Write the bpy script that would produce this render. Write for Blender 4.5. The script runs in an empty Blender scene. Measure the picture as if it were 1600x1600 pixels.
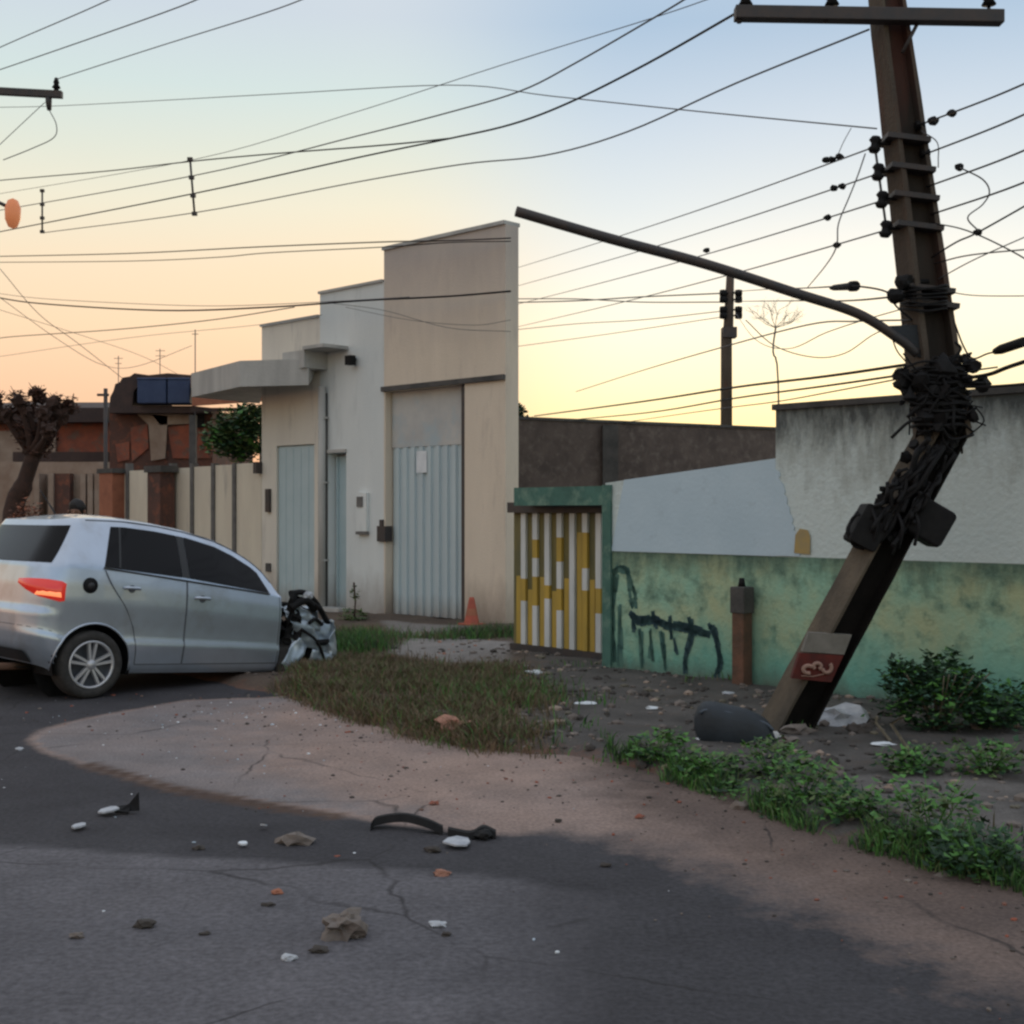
import bpy, bmesh, math, random
import numpy as np
from mathutils import Vector, Matrix, noise
R = math.radians
rnd = random.Random(7)
S = bpy.context.scene
COL = S.collection

# ------------------------------------------------------------------ camera
F = 2000.0          # focal length in photo pixels (1600 wide)
H0 = 1.56           # eye height
cam_d = bpy.data.cameras.new('camera'); cam = bpy.data.objects.new('camera', cam_d); COL.objects.link(cam)
cam_d.lens = 45.0; cam_d.sensor_width = 36.0; cam_d.clip_start = 0.05; cam_d.clip_end = 2000
cam.location = (0, 0, H0); cam.rotation_euler = (R(90), 0, 0)
S.camera = cam
S.render.resolution_x = 1024; S.render.resolution_y = 1024

def lin(c):
    r = []
    for v in c:
        v = v/255.0
        r.append(v/12.92 if v <= 0.04045 else ((v+0.055)/1.055)**2.4)
    return (r[0], r[1], r[2], 1.0)

# ------------------------------------------------------------------ world: dusk sky
SUN_EL, SUN_AZ = 3.0, 14.0
w = bpy.data.worlds.new('World'); S.world = w; w.use_nodes = True
nt = w.node_tree; nt.nodes.clear()
def N(t, **k):
    n = nt.nodes.new(t)
    for a, b in k.items(): setattr(n, a, b)
    return n
out = N('ShaderNodeOutputWorld'); bg = N('ShaderNodeBackground'); bg.inputs[1].default_value = 1.0
sky = N('ShaderNodeTexSky'); sky.sky_type = 'NISHITA'; sky.sun_disc = False
sky.sun_elevation = R(SUN_EL); sky.sun_rotation = R(SUN_AZ)
tc = N('ShaderNodeTexCoord'); sp = N('ShaderNodeSeparateXYZ')
nt.links.new(tc.outputs['Generated'], sp.inputs[0])
def ramp(stops):
    r = N('ShaderNodeValToRGB'); e = r.color_ramp.elements
    while len(e) > 1: e.remove(e[-1])
    first = True
    for p, c in stops:
        if first: e[0].position = p; e[0].color = lin(c); first = False
        else:
            q = e.new(p); q.color = lin(c)
    nt.links.new(sp.outputs['Z'], r.inputs[0]); return r
def sz(y): return math.sin(math.atan((800-y)/2000.0))
rl = ramp([(0, (232,172,140)), (sz(620), (248,200,165)), (sz(520), (252,217,180)), (sz(430), (248,224,192)), (sz(330), (238,231,208)),
           (sz(250), (224,228,214)), (sz(150), (209,224,222)), (sz(30), (203,214,224)), (0.55, (212,219,229)), (1.0, (222,224,230))])
rr = ramp([(0, (240,225,160)), (sz(660), (247,240,188)), (sz(600), (250,246,208)), (sz(520), (250,248,226)), (sz(430), (232,238,234)),
           (sz(330), (213,226,232)), (sz(200), (194,212,228)), (sz(40), (164,191,217)), (0.55, (206,214,228)), (1.0, (222,224,230))])
dv = N('ShaderNodeMapRange'); dv.interpolation_type = 'SMOOTHSTEP'
dv.inputs[1].default_value = -0.11; dv.inputs[2].default_value = 0.10
nt.links.new(sp.outputs['X'], dv.inputs[0])
mx = N('ShaderNodeMix', data_type='RGBA'); nt.links.new(dv.outputs[0], mx.inputs[0])
nt.links.new(rl.outputs[0], mx.inputs[6]); nt.links.new(rr.outputs[0], mx.inputs[7])
sc = N('ShaderNodeMix', data_type='RGBA', blend_type='ADD'); sc.inputs[0].default_value = 0.02
nt.links.new(mx.outputs[2], sc.inputs[6]); nt.links.new(sky.outputs[0], sc.inputs[7])
nt.links.new(sc.outputs[2], bg.inputs[0]); nt.links.new(bg.outputs[0], out.inputs[0])
# the last of the sun, low behind the houses
sl = bpy.data.lights.new('sun', 'SUN'); so = bpy.data.objects.new('sun', sl); COL.objects.link(so)
sl.energy = 0.5; sl.angle = R(10); sl.color = (1.0, 0.78, 0.55)
d = Vector((math.sin(R(SUN_AZ))*math.cos(R(SUN_EL)), math.cos(R(SUN_AZ))*math.cos(R(SUN_EL)), math.sin(R(SUN_EL))))
so.rotation_euler = d.to_track_quat('Z', 'Y').to_euler(); so.location = (0, 0, 30)
S.view_settings.view_transform = 'Standard'; S.view_settings.look = 'None'
S.view_settings.exposure = 0.0; S.view_settings.gamma = 1.0
S.render.engine = 'CYCLES'
S.cycles.filter_width = 2.5

# ------------------------------------------------------------------ helpers
def at(x, y, Y): return Vector(((x-800)*Y/F, Y, H0-(y-800)*Y/F))
def gp(x, y, z=0.0):
    Y = F*(H0-z)/(y-800); return Vector(((x-800)*Y/F, Y, z))

def mat(name, c, c2=None, scale=4.0, rough=0.85, bump=0.0, bscale=None, metal=0.0, detail=6.0, streak=False, lo=0.35, hi=0.65,
        c3=None, scale3=20.0, lo3=0.5, hi3=0.7, emis=None, estr=0.0, coat=0.0, spec=None, stretch=None):
    m = bpy.data.materials.new(name); m.use_nodes = True
    t = m.node_tree; b = t.nodes['Principled BSDF']
    b.inputs['Roughness'].default_value = rough; b.inputs['Metallic'].default_value = metal
    if spec is not None: b.inputs['Specular IOR Level'].default_value = spec
    if coat: b.inputs['Coat Weight'].default_value = coat
    b.inputs['Base Color'].default_value = (*c, 1)
    co = t.nodes.new('ShaderNodeTexCoord'); src = co.outputs['Object']
    if streak or stretch:
        mp = t.nodes.new('ShaderNodeMapping'); mp.inputs['Scale'].default_value = stretch or (1, 1, 0.22)
        t.links.new(src, mp.inputs[0]); src = mp.outputs[0]
    cur = None
    def layer(prev, prevc, cc, sc_, l, h, det):
        n = t.nodes.new('ShaderNodeTexNoise'); n.inputs['Scale'].default_value = sc_; n.inputs['Detail'].default_value = det
        n.inputs['Roughness'].default_value = 0.62
        t.links.new(src, n.inputs['Vector'])
        mr = t.nodes.new('ShaderNodeMapRange'); mr.inputs[1].default_value = l; mr.inputs[2].default_value = h
        t.links.new(n.outputs['Fac'], mr.inputs[0])
        mi = t.nodes.new('ShaderNodeMix'); mi.data_type = 'RGBA'; t.links.new(mr.outputs[0], mi.inputs[0])
        if prev is None: mi.inputs[6].default_value = (*prevc, 1)
        else: t.links.new(prev, mi.inputs[6])
        mi.inputs[7].default_value = (*cc, 1)
        return mi.outputs[2]
    if c2: cur = layer(None, c, c2, scale, lo, hi, detail)
    if c3: cur = layer(cur, c, c3, scale3, lo3, hi3, detail)
    if cur is not None: t.links.new(cur, b.inputs['Base Color'])
    if bump:
        n = t.nodes.new('ShaderNodeTexNoise'); n.inputs['Scale'].default_value = bscale or scale*4; n.inputs['Detail'].default_value = 8
        t.links.new(co.outputs['Object'], n.inputs['Vector'])
        bp = t.nodes.new('ShaderNodeBump'); bp.inputs['Strength'].default_value = bump; bp.inputs['Distance'].default_value = 0.02
        t.links.new(n.outputs['Fac'], bp.inputs['Height']); t.links.new(bp.outputs[0], b.inputs['Normal'])
    if emis:
        b.inputs['Emission Color'].default_value = (*emis, 1); b.inputs['Emission Strength'].default_value = estr
    return m

def zlayers(m, specs):
    """paint bands / mildew by height: specs = (z_lo, z_hi, colour, noise_amp, noise_scale, max)"""
    t = m.node_tree; b = t.nodes['Principled BSDF']
    co = t.nodes.new('ShaderNodeTexCoord'); s = t.nodes.new('ShaderNodeSeparateXYZ'); t.links.new(co.outputs['Object'], s.inputs[0])
    for (za, zb, cc, amp, ns, mxv) in specs:
        n = t.nodes.new('ShaderNodeTexNoise'); n.inputs['Scale'].default_value = ns; n.inputs['Detail'].default_value = 8
        n.inputs['Roughness'].default_value = 0.7
        mp = t.nodes.new('ShaderNodeMapping'); mp.inputs['Scale'].default_value = (1, 1, 0.35)
        t.links.new(co.outputs['Object'], mp.inputs[0]); t.links.new(mp.outputs[0], n.inputs['Vector'])
        a = t.nodes.new('ShaderNodeMath'); a.operation = 'MULTIPLY_ADD'
        t.links.new(n.outputs['Fac'], a.inputs[0]); a.inputs[1].default_value = amp
        t.links.new(s.outputs['Z'], a.inputs[2])
        a2 = t.nodes.new('ShaderNodeMath'); a2.operation = 'SUBTRACT'; t.links.new(a.outputs[0], a2.inputs[0]); a2.inputs[1].default_value = amp*0.5
        mr = t.nodes.new('ShaderNodeMapRange'); mr.inputs[1].default_value = za; mr.inputs[2].default_value = zb
        mr.inputs[3].default_value = 0; mr.inputs[4].default_value = mxv
        t.links.new(a2.outputs[0], mr.inputs[0])
        mi = t.nodes.new('ShaderNodeMix'); mi.data_type = 'RGBA'; t.links.new(mr.outputs[0], mi.inputs[0])
        l = b.inputs['Base Color'].links
        if l: t.links.new(l[0].from_socket, mi.inputs[6])
        else: mi.inputs[6].default_value = b.inputs['Base Color'].default_value
        mi.inputs[7].default_value = (*cc, 1)
        t.links.new(mi.outputs[2], b.inputs['Base Color'])
    return m

ORG = {}
def tag(o, label=None, cat=None, group=None, kind=None):
    if label: o['label'] = label
    if cat: o['category'] = cat
    if group: o['group'] = group
    if kind: o['kind'] = kind
    return o
def thing(name, label, cat, loc=(0,0,0), rot=(0,0,0), group=None, local=False):
    o = bpy.data.objects.new(name, None); COL.objects.link(o); o.empty_display_size = 0.2
    o.location = loc; o.rotation_euler = rot
    ORG[o.name] = Vector((0,0,0)) if local else Vector(loc)
    return tag(o, label, cat, group)

class MB:
    def __init__(s): s.v = []; s.f = []; s.mi = []; s.sm = []
    def add(s, vs, fs, mi=0, smooth=False):
        b = len(s.v); s.v += [Vector(p) for p in vs]
        for f in fs: s.f.append([i+b for i in f]); s.mi.append(mi); s.sm.append(smooth)
        return s
    def box(s, c, size, M=None, mi=0):
        hx, hy, hz = [k/2 for k in size]; c = Vector(c)
        vs = [Vector((x, y, z)) for z in (-hz, hz) for y in (-hy, hy) for x in (-hx, hx)]
        if M: vs = [M @ p for p in vs]
        return s.add([p+c for p in vs], [(0,2,3,1),(4,5,7,6),(0,1,5,4),(2,6,7,3),(0,4,6,2),(1,3,7,5)], mi)
    def hexa(s, b4, t4, mi=0):      # bottom quad ccw, top quad ccw
        return s.add(list(b4)+list(t4), [(3,2,1,0),(4,5,6,7),(0,1,5,4),(1,2,6,5),(2,3,7,6),(3,0,4,7)], mi)
    def prism(s, poly, z0, z1, mi=0):
        n = len(poly)
        z0s = z0 if isinstance(z0, (list, tuple)) else [z0]*n
        z1s = z1 if isinstance(z1, (list, tuple)) else [z1]*n
        vs = [(p[0], p[1], z0s[i]) for i, p in enumerate(poly)]+[(p[0], p[1], z1s[i]) for i, p in enumerate(poly)]
        return s.add(vs, [tuple(range(n))[::-1], tuple(range(n, 2*n))]+[(i, (i+1) % n, n+(i+1) % n, n+i) for i in range(n)], mi)
    def slab(s, poly3, off, mi=0):  # 3d polygon extruded by vector
        n = len(poly3); off = Vector(off); vs = [Vector(p) for p in poly3]; vs += [p+off for p in vs]
        return s.add(vs, [tuple(range(n)), tuple(range(2*n-1, n-1, -1))]+[((i+1) % n, i, n+i, n+(i+1) % n) for i in range(n)], mi)
    def tube(s, pts, r, n=8, mi=0, cap=True, smooth=True):
        pts = [Vector(p) for p in pts]; m = len(pts)
        rs = r if isinstance(r, (list, tuple)) else [r]*m
        vs = []; prev = None
        for i, p in enumerate(pts):
            t = (pts[min(i+1, m-1)]-pts[max(i-1, 0)]); t = t.normalized() if t.length > 1e-9 else Vector((0,0,1))
            if prev is None:
                a = Vector((0,0,1)) if abs(t.z) < 0.9 else Vector((1,0,0))
                u = t.cross(a).normalized()
            else: u = (prev-t*prev.dot(t)).normalized()
            prev = u; q = t.cross(u)
            for k in range(n):
                an = 2*math.pi*k/n; vs.append(p+(u*math.cos(an)+q*math.sin(an))*rs[i])
        fs = [(i*n+k, i*n+(k+1) % n, (i+1)*n+(k+1) % n, (i+1)*n+k) for i in range(m-1) for k in range(n)]
        s.add(vs, fs, mi, smooth)
        if cap: 
            b = len(s.v)-m*n
            s.f.append([b+k for k in range(n)][::-1]); s.f.append([b+(m-1)*n+k for k in range(n)])
            s.mi += [mi, mi]; s.sm += [False, False]
        return s
    def lathe(s, prof, c, ax, n=24, mi=0, smooth=True):   # prof: (radius, along)
        ax = Vector(ax).normalized(); c = Vector(c)
        a = Vector((0,0,1)) if abs(ax.z) < 0.9 else Vector((1,0,0)); u = ax.cross(a).normalized(); q = ax.cross(u)
        vs = [c+ax*h+(u*math.cos(2*math.pi*k/n)+q*math.sin(2*math.pi*k/n))*r for r, h in prof for k in range(n)]
        m = len(prof)
        return s.add(vs, [(i*n+k, i*n+(k+1) % n, (i+1)*n+(k+1) % n, (i+1)*n+k) for i in range(m-1) for k in range(n)], mi, smooth)
    def rock(s, c, r, seed=0, mi=0, sub=2, rough=0.35, flat=1.0, sx=1.0, M=None):
        bm = bmesh.new(); bmesh.ops.create_icosphere(bm, subdivisions=sub, radius=1.0)
        o = Vector((seed*3.1, seed*1.7, seed*0.9)); vs = []
        for v in bm.verts:
            k = 1+rough*noise.noise(v.co*1.6+o)*1.6+rough*0.5*noise.noise(v.co*4+o)
            p = Vector((v.co.x*r*k*sx, v.co.y*r*k, v.co.z*r*k*flat))
            if M: p = M @ p
            vs.append(p+Vector(c))
        bm.verts.index_update()
        fs = [[v.index for v in f.verts] for f in bm.faces]; bm.free()
        return s.add(vs, fs, mi, False)
    def build(s, name, mats, parent=None, org=None, bevel=0):
        o0 = Vector((0,0,0))
        if org is not None: o0 = Vector(org)
        elif parent is not None: o0 = ORG[parent.name]
        me = bpy.data.meshes.new(name)
        me.from_pydata([tuple(p-o0) for p in s.v], [], s.f)
        ms = mats if isinstance(mats, (list, tuple)) else [mats]
        for m in ms: me.materials.append(m)
        me.polygons.foreach_set('material_index', s.mi); me.polygons.foreach_set('use_smooth', s.sm)
        me.update()
        o = bpy.data.objects.new(name, me); COL.objects.link(o)
        if parent is not None: o.parent = parent; ORG[o.name] = o0
        else: o.location = o0; ORG[o.name] = o0
        if bevel:
            b = o.modifiers.new('bevel', 'BEVEL'); b.width = bevel; b.segments = 2; b.limit_method = 'ANGLE'
        return o

def cr(pts, n=8):   # catmull-rom
    pts = [Vector(p) for p in pts]; P = [pts[0]*2-pts[1]]+pts+[pts[-1]*2-pts[-2]]; o = []
    for i in range(1, len(P)-2):
        for k in range(n):
            t = k/n; a, b, c, e = P[i-1], P[i], P[i+1], P[i+2]
            o.append(0.5*((2*b)+(c-a)*t+(2*a-5*b+4*c-e)*t*t+(3*b-a-3*c+e)*t**3))
    o.append(pts[-1]); return o

# ------------------------------------------------------------------ materials
M = {}
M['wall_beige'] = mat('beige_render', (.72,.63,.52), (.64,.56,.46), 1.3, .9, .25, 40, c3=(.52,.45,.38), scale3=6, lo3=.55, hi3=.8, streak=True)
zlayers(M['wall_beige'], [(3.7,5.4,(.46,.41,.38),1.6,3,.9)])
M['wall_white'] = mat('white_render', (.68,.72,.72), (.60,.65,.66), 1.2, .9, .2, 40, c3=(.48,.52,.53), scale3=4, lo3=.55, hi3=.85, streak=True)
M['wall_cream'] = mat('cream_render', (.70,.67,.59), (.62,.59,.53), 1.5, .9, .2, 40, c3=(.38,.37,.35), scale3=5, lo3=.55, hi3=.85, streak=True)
M['concrete'] = mat('grey_concrete', (.48,.48,.46), (.36,.36,.35), 3, .92, .3, 30, streak=True)
M['dark_concrete'] = mat('dark_concrete', (.10,.095,.09), (.05,.05,.05), 3, .92, .3, 30)
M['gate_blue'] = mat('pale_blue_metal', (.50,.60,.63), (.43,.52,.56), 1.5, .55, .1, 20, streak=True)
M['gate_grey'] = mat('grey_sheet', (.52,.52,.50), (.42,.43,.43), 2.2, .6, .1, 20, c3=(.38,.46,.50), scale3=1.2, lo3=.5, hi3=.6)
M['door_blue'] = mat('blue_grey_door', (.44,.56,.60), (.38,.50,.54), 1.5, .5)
M['dark_metal'] = mat('dark_metal', (.035,.035,.038), (.06,.045,.04), 8, .6)
M['black'] = mat('black_rubber', (.006,.006,.007), (.012,.012,.013), 12, .75, spec=.25)
M['cable'] = mat('cable_black', (.012,.012,.014), None, rough=.7, spec=.25)
M['cable_far'] = mat('cable_grey', (.10,.10,.105), None, rough=.8)
M['paper'] = mat('paper', (.72,.76,.80), (.62,.66,.70), 9, .8)
M['brick'] = mat('red_brick', (.32,.095,.055), (.19,.07,.05), 3.5, .95, .4, 30, c3=(.15,.10,.08), scale3=4, lo3=.50, hi3=.64)
M['brick_dark'] = mat('old_brick', (.13,.06,.045), (.06,.04,.036), 2.5, .95, .4, 30, c3=(.24,.085,.05), scale3=5, lo3=.5, hi3=.7)
M['plaster_brown'] = mat('brown_plaster', (.34,.27,.22), (.24,.17,.13), 2, .95, .3, 30)
M['roof_dark'] = mat('dark_roof', (.07,.045,.04), (.04,.03,.03), 3, .9)
M['tank_blue'] = mat('blue_tank', (.022,.042,.105), (.035,.06,.13), 4, .7)
M['terracotta'] = mat('terracotta', (.36,.14,.08), (.26,.10,.06), 6, .9)
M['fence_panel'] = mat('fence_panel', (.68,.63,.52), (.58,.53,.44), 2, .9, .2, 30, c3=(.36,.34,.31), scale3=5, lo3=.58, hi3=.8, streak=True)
M['fence_post'] = mat('fence_post', (.16,.155,.15), (.10,.10,.10), 6, .9)
M['block_wall'] = mat('old_block_wall', (.125,.098,.085), (.075,.058,.052), 2.2, .95, .5, 12, c3=(.18,.15,.13), scale3=7, lo3=.5, hi3=.8)
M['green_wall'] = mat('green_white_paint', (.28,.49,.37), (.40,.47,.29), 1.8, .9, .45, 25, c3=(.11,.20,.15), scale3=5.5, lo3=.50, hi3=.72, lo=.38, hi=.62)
zlayers(M['green_wall'], [(.62,.2,(.12,.36,.30),.8,2.0,.85), (.93,1.2,(.06,.11,.085),.6,6,.85), (1.176,1.182,(.57,.66,.66),0,1,1), (1.70,2.35,(.34,.38,.36),2.4,3.6,.95), (2.08,2.42,(.07,.08,.08),1.0,7,.97)])
M['teal_wall'] = mat('teal_paint', (.08,.19,.155), (.05,.12,.10), 3, .9, .35, 25, c3=(.18,.28,.22), scale3=5, lo3=.5, hi3=.7)
M['panel_blue'] = mat('pale_blue_paint', (.50,.63,.72), (.45,.58,.67), 1.5, .85, .15, 30, c3=(.36,.46,.53), scale3=5, lo3=.62, hi3=.85)
M['gate_white'] = mat('gate_white', (.66,.68,.68), (.50,.53,.54), 7, .6, streak=True)
M['gate_yellow'] = mat('gate_yellow', (.50,.33,.05), (.36,.25,.05), 7, .6, streak=True)
M['gate_back'] = mat('gate_back', (.20,.16,.05), (.10,.10,.05), 5, .7, streak=True)
M['graffiti'] = mat('graffiti_paint', (.025,.06,.085), (.04,.10,.10), 6, .8)
M['graffiti_thin'] = mat('faded_graffiti_paint', (.05,.14,.13), (.09,.19,.15), 6, .8)
M['yellow_mark'] = mat('yellow_paint', (.42,.30,.11), (.34,.27,.14), 9, .85)
M['pole'] = mat('pole_concrete', (.105,.085,.064), (.055,.042,.034), 4, .95, .4, 30, c3=(.10,.045,.03), scale3=2.5, lo3=.56, hi3=.7, streak=True)
M['pole_light'] = mat('pole_concrete_pale', (.115,.092,.066), (.06,.05,.038), 5, .95, .4, 30, streak=True)
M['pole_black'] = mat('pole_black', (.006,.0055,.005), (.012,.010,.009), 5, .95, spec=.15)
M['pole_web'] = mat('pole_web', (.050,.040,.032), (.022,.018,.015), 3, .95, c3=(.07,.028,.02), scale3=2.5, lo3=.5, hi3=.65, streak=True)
M['rust'] = mat('rusty_post', (.17,.085,.055), (.08,.055,.04), 5, .95, .4, 30)
M['sign_grey'] = mat('grey_band', (.19,.18,.16), (.13,.125,.11), 8, .9)
M['sign_red'] = mat('red_plate', (.11,.014,.009), (.055,.010,.008), 8, .85)
M['sign_white'] = mat('sign_white', (.32,.20,.16), (.24,.15,.12), 8, .8)
M['silver'] = mat('silver_car_paint', (.50,.57,.67), (.46,.52,.61), 6, .30, metal=.65, coat=.7, c3=(.36,.37,.39), scale3=3, lo3=.55, hi3=.9)
M['silver_bent'] = mat('bent_silver_paint', (.50,.58,.66), (.24,.31,.37), 5, .38, metal=.4, coat=.3)
M['glass'] = mat('tinted_glass', (.004,.004,.005), None, rough=.07, spec=.20)
M['tyre'] = mat('tyre_rubber', (.045,.042,.040), (.025,.024,.023), 20, .85)
M['rim'] = mat('alloy_rim', (.52,.53,.56), None, rough=.35, metal=.5)
M['lamp_red'] = mat('red_lens', (.45,.02,.015), None, rough=.15, emis=(1,.04,.02), estr=.30, coat=.8)
M['lamp_glow'] = mat('lit_lens', (.7,.2,.08), None, rough=.2, emis=(1,.30,.12), estr=1.0)
M['trim'] = mat('dark_trim', (.02,.02,.022), None, rough=.5)
M['seam'] = mat('panel_gap', (.10,.11,.13), None, rough=.6)
M['cone'] = mat('orange_cone', (.42,.09,.05), (.30,.07,.045), 8, .7)
M['bark'] = mat('bark', (.060,.030,.022), (.035,.020,.016), 8, .95, .5, 30)
M['dead_leaf'] = mat('dry_leaf', (.11,.045,.028), (.07,.03,.02), 5, .9)
def leafmat(n, a, b):
    m = mat(n, a, b, 9, .7, lo=.4, hi=.6); return m
M['leaf'] = leafmat('green_leaf', (.085,.24,.04), (.04,.12,.025))
M['leaf_dark'] = leafmat('dark_leaf', (.014,.060,.020), (.008,.03,.012))
M['leaf_pale'] = leafmat('pale_leaf', (.11,.16,.05), (.05,.085,.03))
M['grass_dry'] = leafmat('dry_grass', (.21,.145,.085), (.10,.07,.04))
M['grass_olive'] = leafmat('olive_grass', (.065,.068,.028), (.11,.085,.045))
M['stone'] = mat('stone', (.20,.17,.15), (.12,.10,.09), 6, .95, .3, 30)
M['stone_dark'] = mat('dark_stone', (.07,.06,.055), (.04,.035,.03), 6, .95)
M['white_plastic'] = mat('white_litter', (.50,.52,.55), (.32,.34,.38), 14, .6)
M['slate'] = mat('dark_blue_grey_shell', (.018,.027,.038), (.012,.018,.024), 4, .65, .15, 30)
M['slate_top'] = mat('scuffed_rim', (.06,.08,.11), (.035,.05,.065), 7, .6)
M['skin'] = mat('skin', (.20,.10,.065), None, rough=.6)
M['hair'] = mat('hair', (.008,.006,.006), None, rough=.7)
M['shirt'] = mat('shirt', (.10,.10,.13), (.07,.07,.09), 8, .9)
M['jeans'] = mat('jeans', (.03,.04,.07), None, rough=.9)
M['orange_lens'] = mat('orange_lens', (.55,.18,.07), None, rough=.4, emis=(1,.35,.15), estr=.25)
M['wood'] = mat('grey_wood', (.17,.15,.11), (.10,.09,.07), 8, .9)
M['clay'] = mat('broken_clay', (.40,.20,.14), (.28,.14,.10), 8, .9)

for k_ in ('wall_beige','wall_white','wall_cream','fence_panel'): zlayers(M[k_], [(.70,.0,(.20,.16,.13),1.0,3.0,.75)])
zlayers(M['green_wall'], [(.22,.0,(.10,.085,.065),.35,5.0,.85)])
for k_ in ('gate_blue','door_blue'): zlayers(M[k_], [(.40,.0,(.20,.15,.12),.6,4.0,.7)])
# ------------------------------------------------------------------ ground
ed = [(-30,38.0),(-12,20.6),(-6.2,15.0),(-3.2,12.1),(-2.04,10.76),(-1.64,10.23),(-1.10,9.18),(-.51,8.43),(-.04,8.08),(.4,8.0),(.757,7.57),(1.14,6.93),(1.40,6.24),(1.70,5.67),(2.04,5.24),(3.0,4.0),(8,-1.5),(12,-6)]
EX = np.array([p[0] for p in ed]); EY = np.array([p[1] for p in ed])
def fn(X, Y, sc_, seed=0):
    a = (np.sin(X*sc_*1.3+seed)+np.sin(Y*sc_*1.7+seed*2.1)+np.sin((X+Y)*sc_*.9+seed*.7)+np.sin((X*.6-Y*1.1)*sc_*2.3+seed*3)*.7+np.sin((X*1.9+Y*.4)*sc_*2.9+seed)*.5)
    return a/4.2
def edged(X, Y):
    return (Y-np.interp(X, EX, EY))*0.7+fn(X, Y, 3.1, 2)*.07+fn(X, Y, 11, 5)*.03
def verge_h(X, Y):
    e = edged(X, Y); r = np.clip(e/.35, 0, 1); r = r*r*(3-2*r)
    return -0.03+r*(0.085+.028*fn(X, Y, 2.2, 1)+.012*fn(X, Y, 9, 4))
def vz(x, y): return float(verge_h(np.array([x]), np.array([y]))[0])
def sdist(X, Y, poly):
    """signed distance to polygon, + inside"""
    P = np.array(poly); n = len(P); dmin = np.full(X.shape, 1e9); ins = np.zeros(X.shape, bool)
    for i in range(n):
        a = P[i]; b = P[(i+1) % n]; e = b-a; L = (e*e).sum()
        t = np.clip(((X-a[0])*e[0]+(Y-a[1])*e[1])/L, 0, 1)
        dmin = np.minimum(dmin, np.hypot(X-a[0]-t*e[0], Y-a[1]-t*e[1]))
        c = ((a[1] > Y) != (b[1] > Y)) & (X < (b[0]-a[0])*(Y-a[1])/(b[1]-a[1]+1e-12)+a[0]); ins ^= c
    return np.where(ins, dmin, -dmin)
def sst(x, a, b):
    t = np.clip((x-a)/(b-a), 0, 1); return t*t*(3-2*t)
def axis(segs):
    o = []
    for a, b, s_ in segs: o += list(np.arange(a, b-1e-6, s_))
    o.append(segs[-1][1]); return np.array(o)
def sheet(name, xs, ys, zf, attrs, material, keep=None, org=(0,0,0)):
    X, Y = np.meshgrid(xs, ys); Z = zf(X, Y); nx, ny = len(xs), len(ys)
    vs = np.stack([X, Y, Z], -1).reshape(-1, 3)
    i = np.arange(nx-1); j = np.arange(ny-1); I, J = np.meshgrid(i, j)
    a = (J*nx+I).ravel(); fs = np.stack([a, a+1, a+nx+1, a+nx], -1)
    if keep is not None:
        k = keep(X, Y).ravel(); fs = fs[k[fs].any(axis=1)]
    me = bpy.data.meshes.new(name); me.from_pydata(vs.tolist(), [], fs.tolist())
    for an, arr in attrs.items():
        at_ = me.attributes.new(an, 'FLOAT', 'POINT'); at_.data.foreach_set('value', arr(X, Y).astype(np.float32).ravel())
    me.materials.append(material); me.polygons.foreach_set('use_smooth', [True]*len(fs)); me.update()
    o = bpy.data.objects.new(name, me); COL.objects.link(o); return o

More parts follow.
